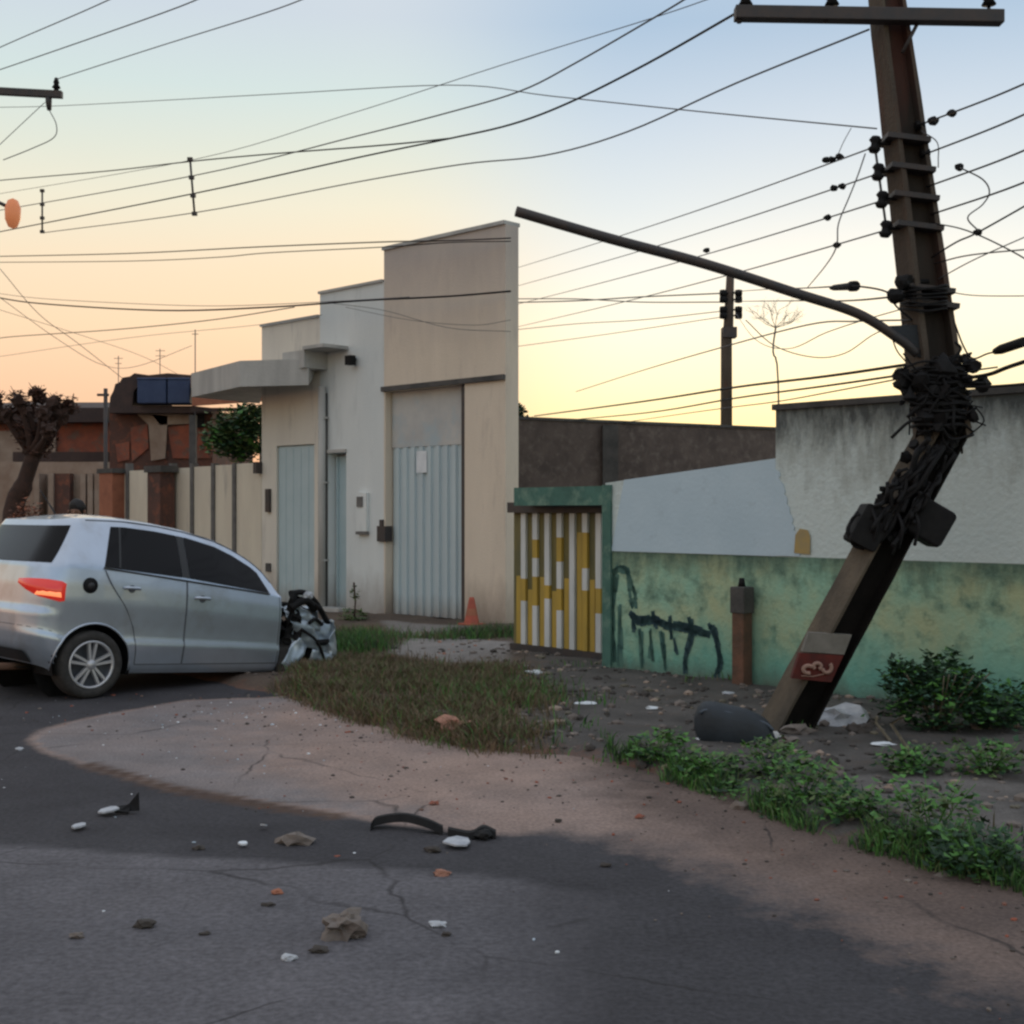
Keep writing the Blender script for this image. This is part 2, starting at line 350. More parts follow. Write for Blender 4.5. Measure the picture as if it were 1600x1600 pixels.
def ground_mat(name, base, layers, bumpsc=60, bump=.4, rough=.9):
    """layers: (attr, colour a, colour b, noise scale, noisy edge)"""
    m = bpy.data.materials.new(name); m.use_nodes = True; t = m.node_tree; b = t.nodes['Principled BSDF']
    b.inputs['Roughness'].default_value = rough; b.inputs['Specular IOR Level'].default_value = .25
    co = t.nodes.new('ShaderNodeTexCoord')
    def nz(s_, det=8, r_=.6):
        n = t.nodes.new('ShaderNodeTexNoise'); n.inputs['Scale'].default_value = s_; n.inputs['Detail'].default_value = det; n.inputs['Roughness'].default_value = r_
        t.links.new(co.outputs['Object'], n.inputs['Vector']); return n.outputs['Fac']
    def mr(s_, a, c, lo=0, hi=1):
        n = t.nodes.new('ShaderNodeMapRange'); n.inputs[1].default_value = a; n.inputs[2].default_value = c; n.inputs[3].default_value = lo; n.inputs[4].default_value = hi
        t.links.new(s_, n.inputs[0]); return n.outputs[0]
    def mix(f, a, c):
        n = t.nodes.new('ShaderNodeMix'); n.data_type = 'RGBA'; t.links.new(f, n.inputs[0])
        for k, v in ((6, a), (7, c)):
            if isinstance(v, tuple): n.inputs[k].default_value = (*v, 1)
            else: t.links.new(v, n.inputs[k])
        return n.outputs[2]
    def two(a, c, s_):
        x = mix(mr(nz(s_), .35, .65), a, c)
        g = mr(nz(s_*45, 2), .3, .7)          # fine grain
        n = t.nodes.new('ShaderNodeMix'); n.data_type = 'RGBA'; n.blend_type = 'MULTIPLY'; n.inputs[0].default_value = .55
        t.links.new(x, n.inputs[6])
        gr = t.nodes.new('ShaderNodeMapRange'); gr.inputs[3].default_value = .45; gr.inputs[4].default_value = 1.35
        t.links.new(g, gr.inputs[0]); t.links.new(gr.outputs[0], n.inputs[7]); return n.outputs[2]
    cur = two(*base)
    for an, a, c, s_, e in layers:
        at_ = t.nodes.new('ShaderNodeAttribute'); at_.attribute_name = an
        ad = t.nodes.new('ShaderNodeMath'); ad.operation = 'ADD'; t.links.new(at_.outputs['Fac'], ad.inputs[0]); t.links.new(mr(nz(4.5, 10, .7), 0, 1, -e, e), ad.inputs[1])
        cur = mix(mr(ad.outputs[0], .5-max(.08, .5-e*.5), .5+max(.08, .5-e*.5)), cur, two(a, c, s_))
    if name == 'asphalt':
        mg = t.nodes.new('ShaderNodeMix'); mg.data_type = 'RGBA'; mg.blend_type = 'MULTIPLY'; mg.inputs[0].default_value = 1
        t.links.new(cur, mg.inputs[6]); t.links.new(mr(nz(2.3, 12, .72), .3, .7, .80, 1.2), mg.inputs[7]); cur = mg.outputs[2]
        vo = t.nodes.new('ShaderNodeTexVoronoi'); vo.feature = 'DISTANCE_TO_EDGE'; vo.inputs['Scale'].default_value = .75
        ds = t.nodes.new('ShaderNodeMix'); ds.data_type = 'VECTOR'; ds.inputs[0].default_value = .12
        nn2 = t.nodes.new('ShaderNodeTexNoise'); nn2.inputs['Scale'].default_value = 3; nn2.inputs['Detail'].default_value = 8; t.links.new(co.outputs['Object'], nn2.inputs['Vector'])
        t.links.new(co.outputs['Object'], ds.inputs[4]); t.links.new(nn2.outputs['Color'], ds.inputs[5]); t.links.new(ds.outputs[1], vo.inputs['Vector'])
        ck = t.nodes.new('ShaderNodeMath'); ck.operation = 'MULTIPLY'
        t.links.new(mr(vo.outputs['Distance'], .001, .007, .75, 0), ck.inputs[0]); t.links.new(mr(nz(.7, 4), .46, .58), ck.inputs[1])
        cur = mix(ck.outputs[0], cur, (.022,.020,.020))
    t.links.new(cur, b.inputs['Base Color'])
    bp = t.nodes.new('ShaderNodeBump'); bp.inputs['Strength'].default_value = bump; bp.inputs['Distance'].default_value = .01
    t.links.new(nz(bumpsc, 6), bp.inputs['Height']); t.links.new(bp.outputs[0], b.inputs['Normal'])
    return m

def pl(*pts): return [tuple(gp(*p)[:2]) for p in pts]
sand_poly = pl((42,1155),(70,1138),(140,1120),(290,1094),(420,1090))+[(-1,12),(3,10),(7,5),(6,1)]+pl((1580,1560),(1300,1440),(1100,1362),(950,1315),(860,1300),(789,1306),(700,1298),(580,1284),(450,1262),(270,1234),(130,1196),(60,1172))
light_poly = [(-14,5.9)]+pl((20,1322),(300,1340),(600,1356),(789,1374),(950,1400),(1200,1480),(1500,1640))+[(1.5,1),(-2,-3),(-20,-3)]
ridge = pl((120,1196),(270,1238),(400,1262),(520,1280),(545,1275),(400,1250),(270,1226),(140,1190))
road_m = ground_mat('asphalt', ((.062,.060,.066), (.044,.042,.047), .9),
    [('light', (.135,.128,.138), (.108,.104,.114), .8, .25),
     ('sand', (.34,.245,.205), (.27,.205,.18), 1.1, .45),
     ('sand_dim', (.155,.112,.094), (.115,.086,.076), 1.1, .45),  # sand colour darkened towards the right to imitate dimmer exposure there
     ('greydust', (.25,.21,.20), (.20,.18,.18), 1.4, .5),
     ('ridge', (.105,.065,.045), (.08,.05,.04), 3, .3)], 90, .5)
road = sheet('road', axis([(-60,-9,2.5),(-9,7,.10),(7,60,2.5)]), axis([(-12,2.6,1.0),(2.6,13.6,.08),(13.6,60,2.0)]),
    lambda X, Y: 0*X+.004*fn(X, Y, 1.5, 3)*(np.abs(X) < 8),
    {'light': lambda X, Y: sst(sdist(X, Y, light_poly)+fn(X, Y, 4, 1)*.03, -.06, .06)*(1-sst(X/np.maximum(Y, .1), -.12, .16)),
     'sand': lambda X, Y: sst(sdist(X, Y, sand_poly), -.10-.55*sst(X, -.2, 1), .10+.85*sst(X, -.2, 1)),
     'sand_dim': lambda X, Y: sst(sdist(X, Y, sand_poly), -.10-.55*sst(X, -.2, 1), .10+.85*sst(X, -.2, 1))*sst(X+(Y-8)*.12, -.1, 1.0),
     'greydust': lambda X, Y: .75*(1-sst(X-(-2.6)+ (Y-9)*.2, 0, 1.9)) * sst(sdist(X, Y, sand_poly), 0, .1)+.45*sst(sdist(X, Y, sand_poly), .02, .1)*(1-sst(sdist(X, Y, sand_poly), .15, .7))*(1-sst(X, -.6, .4)),
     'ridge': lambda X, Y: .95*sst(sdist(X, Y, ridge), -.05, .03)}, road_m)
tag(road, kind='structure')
ground_m = ground_mat('earth', ((.13,.095,.072), (.085,.065,.052), 1.5), [
    ('rubble', (.115,.105,.098), (.065,.060,.056), 2.2, .6),
    ('path', (.25,.23,.215), (.19,.175,.165), 1.6, .4),
    ('red', (.20,.10,.07), (.14,.08,.06), 3, .7)], 45, .8)
path_poly = pl((600,1030),(640,1004),(700,1000),(800,1012),(800,1046),(690,1042))
apron = pl((590,975),(730,985),(790,1000),(700,1004),(610,1000))
path2 = pl((1290,1230),(1400,1215),(1620,1240),(1640,1340),(1480,1330),(1380,1290))
verge = sheet('verge', axis([(-40,-9,1.5),(-9,7,.09),(7,50,2.0)]), axis([(-14,4.6,1.0),(4.6,22,.09),(22,60,1.5)]),
    lambda X, Y: verge_h(X, Y),
    {'rubble': lambda X, Y: sst(X, -.3, .5)*.75,
     'path': lambda X, Y: np.maximum(np.maximum(sst(sdist(X, Y, path_poly), -.1, .15), .8*sst(sdist(X, Y, apron), -.1, .15)), .42*sst(sdist(X, Y, path2), -.15, .2)),
     'red': lambda X, Y: .55*(1-sst(edged(X, Y), .05, .55))}, ground_m,
    keep=lambda X, Y: edged(X, Y) > -.25)
tag(verge, kind='structure')
far = MB().add([(-900,-900,-.06),(900,-900,-.06),(900,900,-.06),(-900,900,-.06)], [(0,1,2,3)]).build('ground', M['stone']); tag(far, kind='structure')

# ------------------------------------------------------------------ street line helper
class Line:
    def __init__(s, P, D):
        s.P = Vector(P); s.D = Vector(D).normalized(); s.n = Vector((s.D.y, -s.D.x))     # towards the camera
        if s.n.y > 0: s.n = -s.n
    def u(s, px, off=0.0):
        k = (px-800)/F; P = s.P+s.n*off
        return (k*P.y-P.x)/(s.D.x-k*s.D.y)
    def pt(s, u, off=0.0, z=0.0):
        q = s.P+s.D*u+s.n*off; return Vector((q.x, q.y, z))
    def z(s, px, py, off=0.0):
        return H0-(py-800)*s.pt(s.u(px, off), off).y/F
    def box(s, mb, u0, u1, z0, z1, o0, o1, mi=0):
        b = [s.pt(u0, o1, z0), s.pt(u1, o1, z0), s.pt(u1, o0, z0), s.pt(u0, o0, z0)]
        t = [Vector((p.x, p.y, z1)) for p in b]
        return mb.hexa(b, t, mi)
    def wall(s, mb, u0, u1, z0, z1, th, ops=(), mi=0, endmi=None):
        us = sorted({u0, u1, *[o[0] for o in ops], *[o[1] for o in ops]}); zs = sorted({z0, z1, *[o[2] for o in ops], *[o[3] for o in ops]})
        def hole(a, b, c, e):
            return any(o[0]-1e-6 <= a and b <= o[1]+1e-6 and o[2]-1e-6 <= c and e <= o[3]+1e-6 for o in ops)
        for a, b in zip(us, us[1:]):
            for c, e in zip(zs, zs[1:]):
                if hole(a, b, c, e): continue
                mb.add([s.pt(a,0,c), s.pt(b,0,c), s.pt(b,0,e), s.pt(a,0,e)], [(0,1,2,3)], mi)
                mb.add([s.pt(a,-th,c), s.pt(b,-th,c), s.pt(b,-th,e), s.pt(a,-th,e)], [(3,2,1,0)], mi)
        for a, b, c, e in ops:
            for q in (a, b): mb.add([s.pt(q,0,c), s.pt(q,-th,c), s.pt(q,-th,e), s.pt(q,0,e)], [(0,1,2,3)], mi)
            mb.add([s.pt(a,0,e), s.pt(b,0,e), s.pt(b,-th,e), s.pt(a,-th,e)], [(0,1,2,3)], mi)
        for q in (u0, u1): mb.add([s.pt(q,0,z0), s.pt(q,-th,z0), s.pt(q,-th,z1), s.pt(q,0,z1)], [(0,1,2,3)], mi)
        mb.add([s.pt(u0,0,z1), s.pt(u1,0,z1), s.pt(u1,-th,z1), s.pt(u0,-th,z1)], [(0,1,2,3)], mi)

FL = Line((-1.9, 18.9), (1.036, -1))        # commercial facade line
WL = Line((.94, 12.5), (2.74, -3.05))       # wall line on the right

# ------------------------------------------------------------------ commercial building (left)
uA, uB, uC, uE = FL.u(409), FL.u(500), FL.u(600), FL.u(790)
bld = thing('commercial_building', 'pale stepped-roof building with blue-grey corrugated gate and concrete canopy behind the crashed car', 'building', FL.pt(uC))
zA, zB, zC = FL.z(455, 503), FL.z(550, 450), FL.z(789, 350)
g0, g1, gz = FL.u(602), FL.u(726), FL.z(602, 612)
d10, d11, d1z = FL.u(432), FL.u(491), FL.z(432, 697)
d20, d21, d2z = FL.u(513), FL.u(541), FL.z(513, 708)
backR = Vector((-.35, 9.5)); 
m = MB(); FL.wall(m, uC, uE, -.1, zC, .25, [(g0, g1, -.1, gz)])
p0 = FL.pt(uC+.01, -.252); p1 = FL.pt(uE-.01, -.252)
m.prism([(p1.x, p1.y), (p1.x-.3, p1.y+7), (p0.x+.35, p0.y+5.2), (p0.x, p0.y)], -.1, zC-.25)
m.build('wall', M['wall_beige'], bld)['label'] = 'beige rendered wall section'
m = MB(); FL.wall(m, uB, uC-.003, -.1, zB, .25, [(d20, d21, -.1, d2z)])
q0, q1 = FL.pt(uB+.01, -.252), FL.pt(uC-.01, -.252)
m.prism([(q0.x, q0.y), (q1.x, q1.y), (q1.x+.25, q1.y+5), (q0.x+.25, q0.y+5)], -.1, zB-.25)
m.build('wall', M['wall_white'], bld)['label'] = 'bluish white wall section'
m = MB(); FL.wall(m, uA, uB-.003, -.1, zA, .25, [(d10, d11, -.1, d1z)])
q0, q1 = FL.pt(uA+.01, -.252), FL.pt(uB-.01, -.252)
m.prism([(q0.x, q0.y), (q1.x, q1.y), (q1.x+.2, q1.y+5), (q0.x+.25, q0.y+5)], -.1, zA-.2)
m.build('wall', M['wall_cream'], bld)['label'] = 'cream wall section'
# parapet caps
m = MB(); FL.box(m, uC-.02, uE, zC, zC+.05, -.28, .03); FL.box(m, uB-.02, uC-.025, zB, zB+.04, -.28, .03); FL.box(m, uA-.02, uB-.025, zA, zA+.04, -.28, .03)
m.build('parapet_cap', M['concrete'], bld)
# dark ledge over the gate
m = MB(); FL.box(m, uC-.02, uE, gz, gz+.07, .003, .05); m.build('lintel_strip', M['dark_concrete'], bld)
# corrugated gate: flat top sheet and ribbed lower sheet
gsp = FL.z(602, 700)
gm = MB(); n = 9; uu0, uu1 = g0+.02, g1-.10; prof = []
for i in range(n):
    a = uu0+(uu1-uu0)*i/n; b = (uu1-uu0)/n
    prof += [(a, -.14), (a+b*.42, -.14), (a+b*.5, -.105), (a+b*.9, -.105), (a+b*.98, -.14)]
prof.append((uu1, -.14))
vs = []; 
for u_, o_ in prof: vs += [FL.pt(u_, o_, .06), FL.pt(u_, o_, gsp)]
gm.add(vs, [(2*i, 2*i+2, 2*i+3, 2*i+1) for i in range(len(prof)-1)])
gate = gm.build('gate', M['gate_blue'], bld)
tag(gate, 'ribbed pale blue-grey metal gate')
m = MB(); FL.box(m, g0+.02, g1-.10, gsp+.004, gz-.003, -.16, -.12); m.build('upper_sheet', M['gate_grey'], gate)
m = MB(); FL.box(m, g1-.097, g1-.003, -.05, gz-.003, -.2, -.03); m.build('frame', M['dark_metal'], gate)
m = MB(); c = (FL.u(650)+FL.u(667))/2; FL.box(m, FL.u(651,-.1), FL.u(667,-.1), FL.z(659,738), FL.z(659,704), -.10, -.095); m.build('paper_notice', M['paper'], gate)
m = MB(); FL.box(m, FL.u(592), FL.u(605), FL.z(598,846), FL.z(598,822), -.10, .04); FL.box(m, FL.u(595), FL.u(600), FL.z(598,822), FL.z(598,812), .003, .03)
m.build('lock', M['dark_metal'], gate)
# doors
m = MB(); FL.box(m, d10+.01, d11-.01, .02, d1z-.01, -.08, -.04)
for k in range(1, 5):
    uq = d10+(d11-d10)*k/5; FL.box(m, uq, uq+.01, .06, d1z-.05, -.04, -.034)
dr = m.build('door', M['door_blue'], bld); tag(dr, 'wide plain blue-grey double door')
m = MB(); FL.box(m, d20+.01, d21-.01, .02, d2z-.05, -.20, -.16); FL.box(m, d20+.03, d20+.07, .02, d2z-.06, -.16, -.13)
dr2 = m.build('door', M['door_blue'], bld); tag(dr2, 'narrow recessed blue-grey door')
m = MB(); FL.box(m, d20-.01, d21+.01, d2z, d2z+.05, .003, .03); m.build('frame', M['concrete'], dr2)
m = MB(); FL.box(m, d20-.08, d21+.08, -.05, .10, .003, .22); m.build('door_step', M['concrete'], dr2)
m = MB(); FL.box(m, d21-.09, d21-.05, 1.0, 1.14, -.16, -.12); m.build('handle', M['dark_metal'], dr2)
# drain pipe with concrete box
m = MB(); u5 = FL.u(503, .08); m.tube([FL.pt(u5, .08, .0), FL.pt(u5, .08, 3.5)], .06, 12)
for zz in (.8, 2.0, 3.0): FL.box(m, u5-.08, u5+.08, zz, zz+.03, .003, .10)
pipe = m.build('drain_pipe', M['concrete'], bld)
m = MB(); FL.box(m, FL.u(478), FL.u(512), FL.z(495,580), FL.z(495,553), .003, .45); FL.box(m, FL.u(482,.4)-.05, FL.u(510,.4)+.03, FL.z(495,553), FL.z(495,553)+.05, -.02, .48)
m.build('pipe_head', M['concrete'], pipe)
m = MB(); u6 = FL.u(507,.03); m.tube([FL.pt(u6+.03, .03, 0.1), FL.pt(u6+.03, .03, 3.4)], .028, 8); m.build('cable_duct', M['dark_concrete'], pipe)
# canopy slab
zt = 3.90; zb_ = 3.50
A_, B_, C_ = at(482,0,19.55), at(375,0,19.8), at(299,0,21.6)
D_ = Vector((C_.x+.9, C_.y+1.3, 0)); E_ = FL.pt(uA+.1, .002); G_ = FL.pt(FL.u(492), .002)
m = MB(); m.prism([(A_.x,A_.y),(G_.x,G_.y),(E_.x,E_.y),(D_.x,D_.y),(C_.x,C_.y),(B_.x,B_.y)][::-1], [zb_,zb_,zb_,zb_+.2,zb_+.2,zb_], zt)
m.build('canopy', M['concrete'], bld)
m = MB(); c = at(549, 566, 19.3); uf = FL.u(548, .1); zf_ = FL.z(548, 566)
FL.box(m, uf-.07, uf+.07, zf_-.06, zf_+.08, .06, .16); FL.box(m, uf-.02, uf+.02, zf_+.02, zf_+.05, .003, .06); m.build('floodlight', M['black'], bld)
m = MB(); FL.box(m, FL.u(561), FL.u(577), FL.z(569,830), FL.z(569,770), .003, .06); mb_ = m.build('meter_box', M['wall_white'], bld)
m = MB(); FL.box(m, FL.u(563), FL.u(572), FL.z(568,792), FL.z(568,776), .061, .075); m.build('meter_window', M['fence_post'], mb_); m = MB(); FL.box(m, FL.u(561), FL.u(577), FL.z(568,835), FL.z(568,830.5), .003, .07); m.build('ledge', M['fence_post'], mb_)
m = MB(); FL.box(m, FL.u(418), FL.u(424), FL.z(421,800), FL.z(421,764), .003, .05); m.build('intercom', M['dark_metal'], bld)
m = MB(); FL.box(m, FL.u(417), FL.u(424), FL.z(421,893), FL.z(421,880), .003, .03); m.build('outlet_cover', M['dark_concrete'], bld)
m = MB(); FL.box(m, FL.u(405), FL.u(410), FL.z(407,740), FL.z(407,722), -.02, .12); m.build('wall_bracket', M['dark_metal'], bld)

# ------------------------------------------------------------------ precast fence left of the building
f0, f1 = FL.u(190), uA-.01
fen = thing('panel_fence', 'tall pale precast panel fence with dark posts left of the pale building', 'fence', FL.pt(f1))
posts = [200, 268, 301, 334, 367]
edges = [190]+posts+[408]
for i in range(len(edges)-1):
    m = MB(); a = FL.u(edges[i])+.05; b = FL.u(edges[i+1])-.05 if i < len(edges)-2 else f1
    za = FL.z(190, 737)+(FL.z(405,722)-FL.z(190,737))*i/6
    FL.box(m, a, b, -.1, za, -.06, 0.0)
    m.build('panel', M['fence_panel'], fen)
for p in posts:
    m = MB(); u_ = FL.u(p); FL.box(m, u_-.045, u_+.045, -.1, FL.z(p, 724)-.0, -.09, .03); m.build('post', M['fence_post'], fen)
m = MB(); m.tube([at(318, 868, 20.6), at(350, 862, 20.6), at(395, 850, 20.6), at(420, 845, 20.5)], .012, 6)

br = thing('brick_pillar', 'dark brown brick pillar standing in front of the pale panel fence', 'pillar', FL.pt(FL.u(243, .2), .2))
m = MB(); FL.box(m, FL.u(234,.3), FL.u(254,.3), -.05, FL.z(243,738,.3), .05, .35); m.build('shaft', M['brick_dark'], br, bevel=.01)
m = MB(); FL.box(m, FL.u(231,.3), FL.u(257,.3), FL.z(243,738,.3), FL.z(243,728,.3), .02, .38); m.build('cap', M['dark_concrete'], br)
br = thing('brick_pillar', 'reddish brick pillar at the left end of the pale panel fence', 'pillar', FL.pt(FL.u(178, .2), .2))
m = MB(); FL.box(m, FL.u(166,.1), FL.u(187,.1), -.05, FL.z(177,740), -.1, .25); m.build('shaft', M['terracotta'], br, bevel=.01)
m = MB(); FL.box(m, FL.u(164,.1), FL.u(189,.1), FL.z(177,740), FL.z(177,733), -.12, .27); m.build('cap', M['dark_concrete'], br)

# far left plaster wall with a brown gate
fw = thing('plaster_wall', 'brownish plaster wall with a small brown door behind the crashed car', 'wall', at(100, 0, 30)*Vector((1,1,0)) if False else (at(100,800,30).x, 30, 0))
m = MB(); a = at(-120,722,31); b = at(166,722,29.5); zt_ = a.z
m.hexa([(a.x,a.y,-.1),(b.x,b.y,-.1),(b.x,b.y+.25,-.1),(a.x,a.y+.25,-.1)], [(a.x,a.y,zt_),(b.x,b.y,zt_-.05),(b.x,b.y+.25,zt_-.05),(a.x,a.y+.25,zt_)])
m.build('wall', M['plaster_brown'], fw)
m = MB(); a = at(88,0,30.0); b = at(118,0,29.9); m.hexa([(a.x,29.6,-.1),(b.x,29.5,-.1),(b.x,29.9,-.1),(a.x,29.9,-.1)], [(a.x,29.6,2.45),(b.x,29.5,2.45),(b.x,29.9,2.45),(a.x,29.9,2.45)])
dd = m.build('door', M['brick_dark'], fw)
for k in range(5):
    m = MB(); a = at(62+k*22 if k < 2 else 112+k*11, 0, 29.7)
    m.box((a.x, 29.75, 1.2), (.12, .5, 2.5)); m.build('pier', M['plaster_brown'], fw)

# red brick house far left
rb = thing('brick_house', 'low red brick house with dark roof edge behind the bare tree', 'house', (at(90,800,34).x, 34, 0))
m = MB(); a = at(-140,648,34); b = at(172,648,34); m.hexa([(a.x,34,-.1),(b.x,34,-.1),(b.x,41,-.1),(a.x,41,-.1)], [(a.x,34,a.z),(b.x,34,a.z),(b.x,41,a.z),(a.x,41,a.z)]); m.build('wall', M['brick'], rb)
m = MB(); z1 = at(0,637,33.6).z; z0 = at(0,662,33.6).z; m.hexa([(a.x,33.6,z0),(b.x,33.6,z0+.05),(b.x,33.95,z0+.05),(a.x,33.95,z0)], [(a.x,33.6,z1),(b.x,33.6,z1),(b.x,41.3,z1+.8),(a.x,41.3,z1+.8)]); m.build('roof', M['roof_dark'], rb)
m = MB(); m.box((at(40,0,33.9).x, 33.93, at(0,700,33.9).z), (1.6,.1,.9)); m.build('patch', M['plaster_brown'], rb)
m = MB(); a = at(20,712,33.8); b = at(170,712,33.8); m.hexa([(a.x,33.8,a.z-.15),(b.x,33.8,a.z-.15),(b.x,33.97,a.z-.15),(a.x,33.97,a.z-.15)], [(a.x,33.8,a.z+.1),(b.x,33.8,a.z+.1),(b.x,33.97,a.z+.1),(a.x,33.97,a.z+.1)]); m.build('ledge', M['roof_dark'], rb)

# dark brick house with curved gable
db = thing('brick_house', 'two-storey unfinished dark brick house with curved gable and red patches behind the panel fence', 'house', (at(235,800,33).x, 33, 0))
Yd = 32.0
def P2(x, y, Y=Yd): p = at(x, y, Y); return (p.x, p.z)
def front(mb, pts, Y, th, mi=0):
    mb.slab([at(x, y, Y) for x, y in pts], (0, th, 0), mi); return mb
m = MB(); front(m, [(171,1000),(332,1000),(332,640),(212,640),(212,636),(171,636)], Yd, 5); m.build('wall', M['brick_dark'], db)
m = MB(); gable = [(171,634),(172,620),(177,611),(180,600),(187,597),(191,590),(203,588),(210,583),(232,586),(262,583),(300,586),(300,593),(240,593),(222,596),(216,604),(209,610),(206,634)]
front(m, gable, Yd-.4, 3.6); m.build('gable', M['roof_dark'], db)
m = MB(); front(m, [(171,634),(300,634),(330,637),(330,645),(171,645)], Yd-.45, .4); m.build('slab_edge', M['roof_dark'], db)
for pts in ([(204,668),(230,662),(232,700),(206,722)], [(262,668),(320,660),(332,690),(330,716),(270,716)], [(180,694),(202,690),(202,718),(184,722)]):
    m = MB(); front(m, pts, Yd-.05, .05); m.build('brick_patch', M['brick'], db)
for pts in ([(212,645),(262,650),(258,716),(236,720),(232,664)], [(236,646),(300,646),(296,662),(250,664)]):
    m = MB(); front(m, pts, Yd-.10, .045); m.build('render_patch', M['plaster_brown'], db)
m = MB(); front(m, [(301,645),(318,645),(318,668),(303,668)], Yd-.13, .1); m.build('window', M['black'], db)
m = MB(); front(m, [(214,598),(298,598),(298,632),(206,632)], Yd+.4, .3); m.build('loft_wall', M['brick_dark'], db)
tk = thing('water_tank', 'dark blue twin water tank set under the curved gable roof', 'tank', (at(255,0,31.9).x, 31.9, at(0,631,31.9).z))
for x0, x1 in ((217,262),(264,299)):
    m = MB(); a = at(x0,591,31.5); b = at(x1,631,31.5); m.box(((a.x+b.x)/2, 31.6, (a.z+b.z)/2), (b.x-a.x, .5, a.z-b.z)); m.box(((a.x+b.x)/2, 31.6, a.z-.03), (b.x-a.x+.03, .54, .05)); m.build('tank_body', M['tank_blue'], tk, bevel=.03)
# terracotta roofed house beyond the canopy
th_ = thing('tiled_house', 'terracotta roofed shed seen beneath the concrete canopy', 'house', (at(355,800,30.5).x, 30.5, 0))
m = MB(); front(m, [(300,606),(420,606),(420,626),(300,634)], 30.0, .1); m.slab([at(300,606,30), at(420,606,30), at(420,598,33), at(300,598,33)], (0,0,.08)); m.build('roof', M['terracotta'], th_)
m = MB(); front(m, [(298,584),(420,588),(420,606),(298,606)], 30.3, 3); m.build('wall', M['plaster_brown'], th_)
m = MB(); front(m, [(298,637),(420,637),(420,642),(298,643)], 30.1, .1); m.build('beam', M['roof_dark'], th_)
m = MB()
for x in (300, 410): a = at(x, 700, 30.15); m.box((a.x, 30.25, 1.9), (.15,.15,3.9))
m.build('post', M['dark_concrete'], th_)

# thin poles and aerials
def rod(name, label, cat, x, y0, y1, Y, r, material, arms=()):
    a = at(x, y1, Y); t_ = thing(name, label, cat, (a.x, Y, 0))
    m = MB(); m.tube([(a.x, Y, -.05), (a.x, Y, at(x, y0, Y).z)], r, 8); m.build('mast', material, t_)
    for (ax0, ax1, ay) in arms:
        m = MB(); m.tube([at(ax0, ay, Y), at(ax1, ay, Y)], r*.7, 6); m.build('crossbar', material, t_)
rod('street_post', 'thin dark wooden post with small crossbar in front of the brick houses', 'post', 165, 607, 800, 27.6, .045, M['dark_metal'], [(152,170,617)])
rod('aerial', 'thin roof aerial left of the curved gable', 'aerial', 185, 556, 640, 35, .012, M['cable_far'], [(178,192,560),(180,190,568)])
rod('aerial', 'two-pronged roof aerial above the curved gable', 'aerial', 250, 545, 640, 36, .012, M['cable_far'], [(243,258,548),(243,258,556)])
rod('aerial', 'tall thin mast rising beside the blue water tank', 'aerial', 305, 515, 640, 31.0, .013, M['cable_far'], [(300,310,522)])

# ------------------------------------------------------------------ vegetation builders
def leaves(mb, c, rx, ry, rz, n, s, seed=0, mi=0, up=.3, mis=(0,), shell=.35):
    r = random.Random(seed); c = Vector(c)
    for _ in range(n):
        while True:
            p = Vector((r.uniform(-1,1), r.uniform(-1,1), r.uniform(-1,1)))
            if p.length < 1: break
        p = p*(1-shell)+p.normalized()*shell*r.random() if p.length > .01 else p
        kn = noise.noise(p*2.2+Vector((seed*.37, 0, 0)))
        if kn < -.22: continue
        p *= 1+kn*.5
        q = c+Vector((p.x*rx, p.y*ry, p.z*rz))
        a = r.uniform(0, 6.28); d_ = Vector((math.cos(a), math.sin(a), r.uniform(-.4, up+.4))).normalized()
        e_ = d_.cross(Vector((r.uniform(-.5,.5), r.uniform(-.5,.5), 1))).normalized(); l = s*r.uniform(.4,1.6); w_ = l*.34
        n_ = d_.cross(e_)*l*.12
        mb.add([q, q+d_*l*.45+e_*w_+n_, q+d_*l, q+d_*l*.45-e_*w_+n_], [(0,1,2,3)], r.choice(mis))
def blades(mb, pts, h, wd, seed=0, mis=(0,), lean=.5):
    r = random.Random(seed)
    for (x, y, z) in pts:
        a = r.uniform(0, 6.28); hh = h*r.uniform(.45, 1.25); l = r.uniform(0, lean)*hh
        dx, dy = math.cos(a)*l, math.sin(a)*l; b = r.uniform(0, 6.28); ex, ey = math.cos(b)*wd, math.sin(b)*wd
        mb.add([(x-ex,y-ey,z-.02),(x+ex,y+ey,z-.02),(x+dx*.4+ex*.8,y+dy*.4+ey*.8,z+hh*.6),(x+dx*.4-ex*.8,y+dy*.4-ey*.8,z+hh*.6),(x+dx,y+dy,z+hh)], [(0,1,2,3),(3,2,4)], r.choice(mis))

def blob(mb, px, py, n, rx, ry, h, seed, mis=(0,), wd=.004, lean=.8):
    g = gp(px, py); r = random.Random(seed); pts = []
    for _ in range(n):
        x = g.x+r.gauss(0, rx); y = g.y+r.gauss(0, ry); pts.append((x, y, vz(x, y)))
    blades(mb, pts, h, wd, seed, mis, lean)

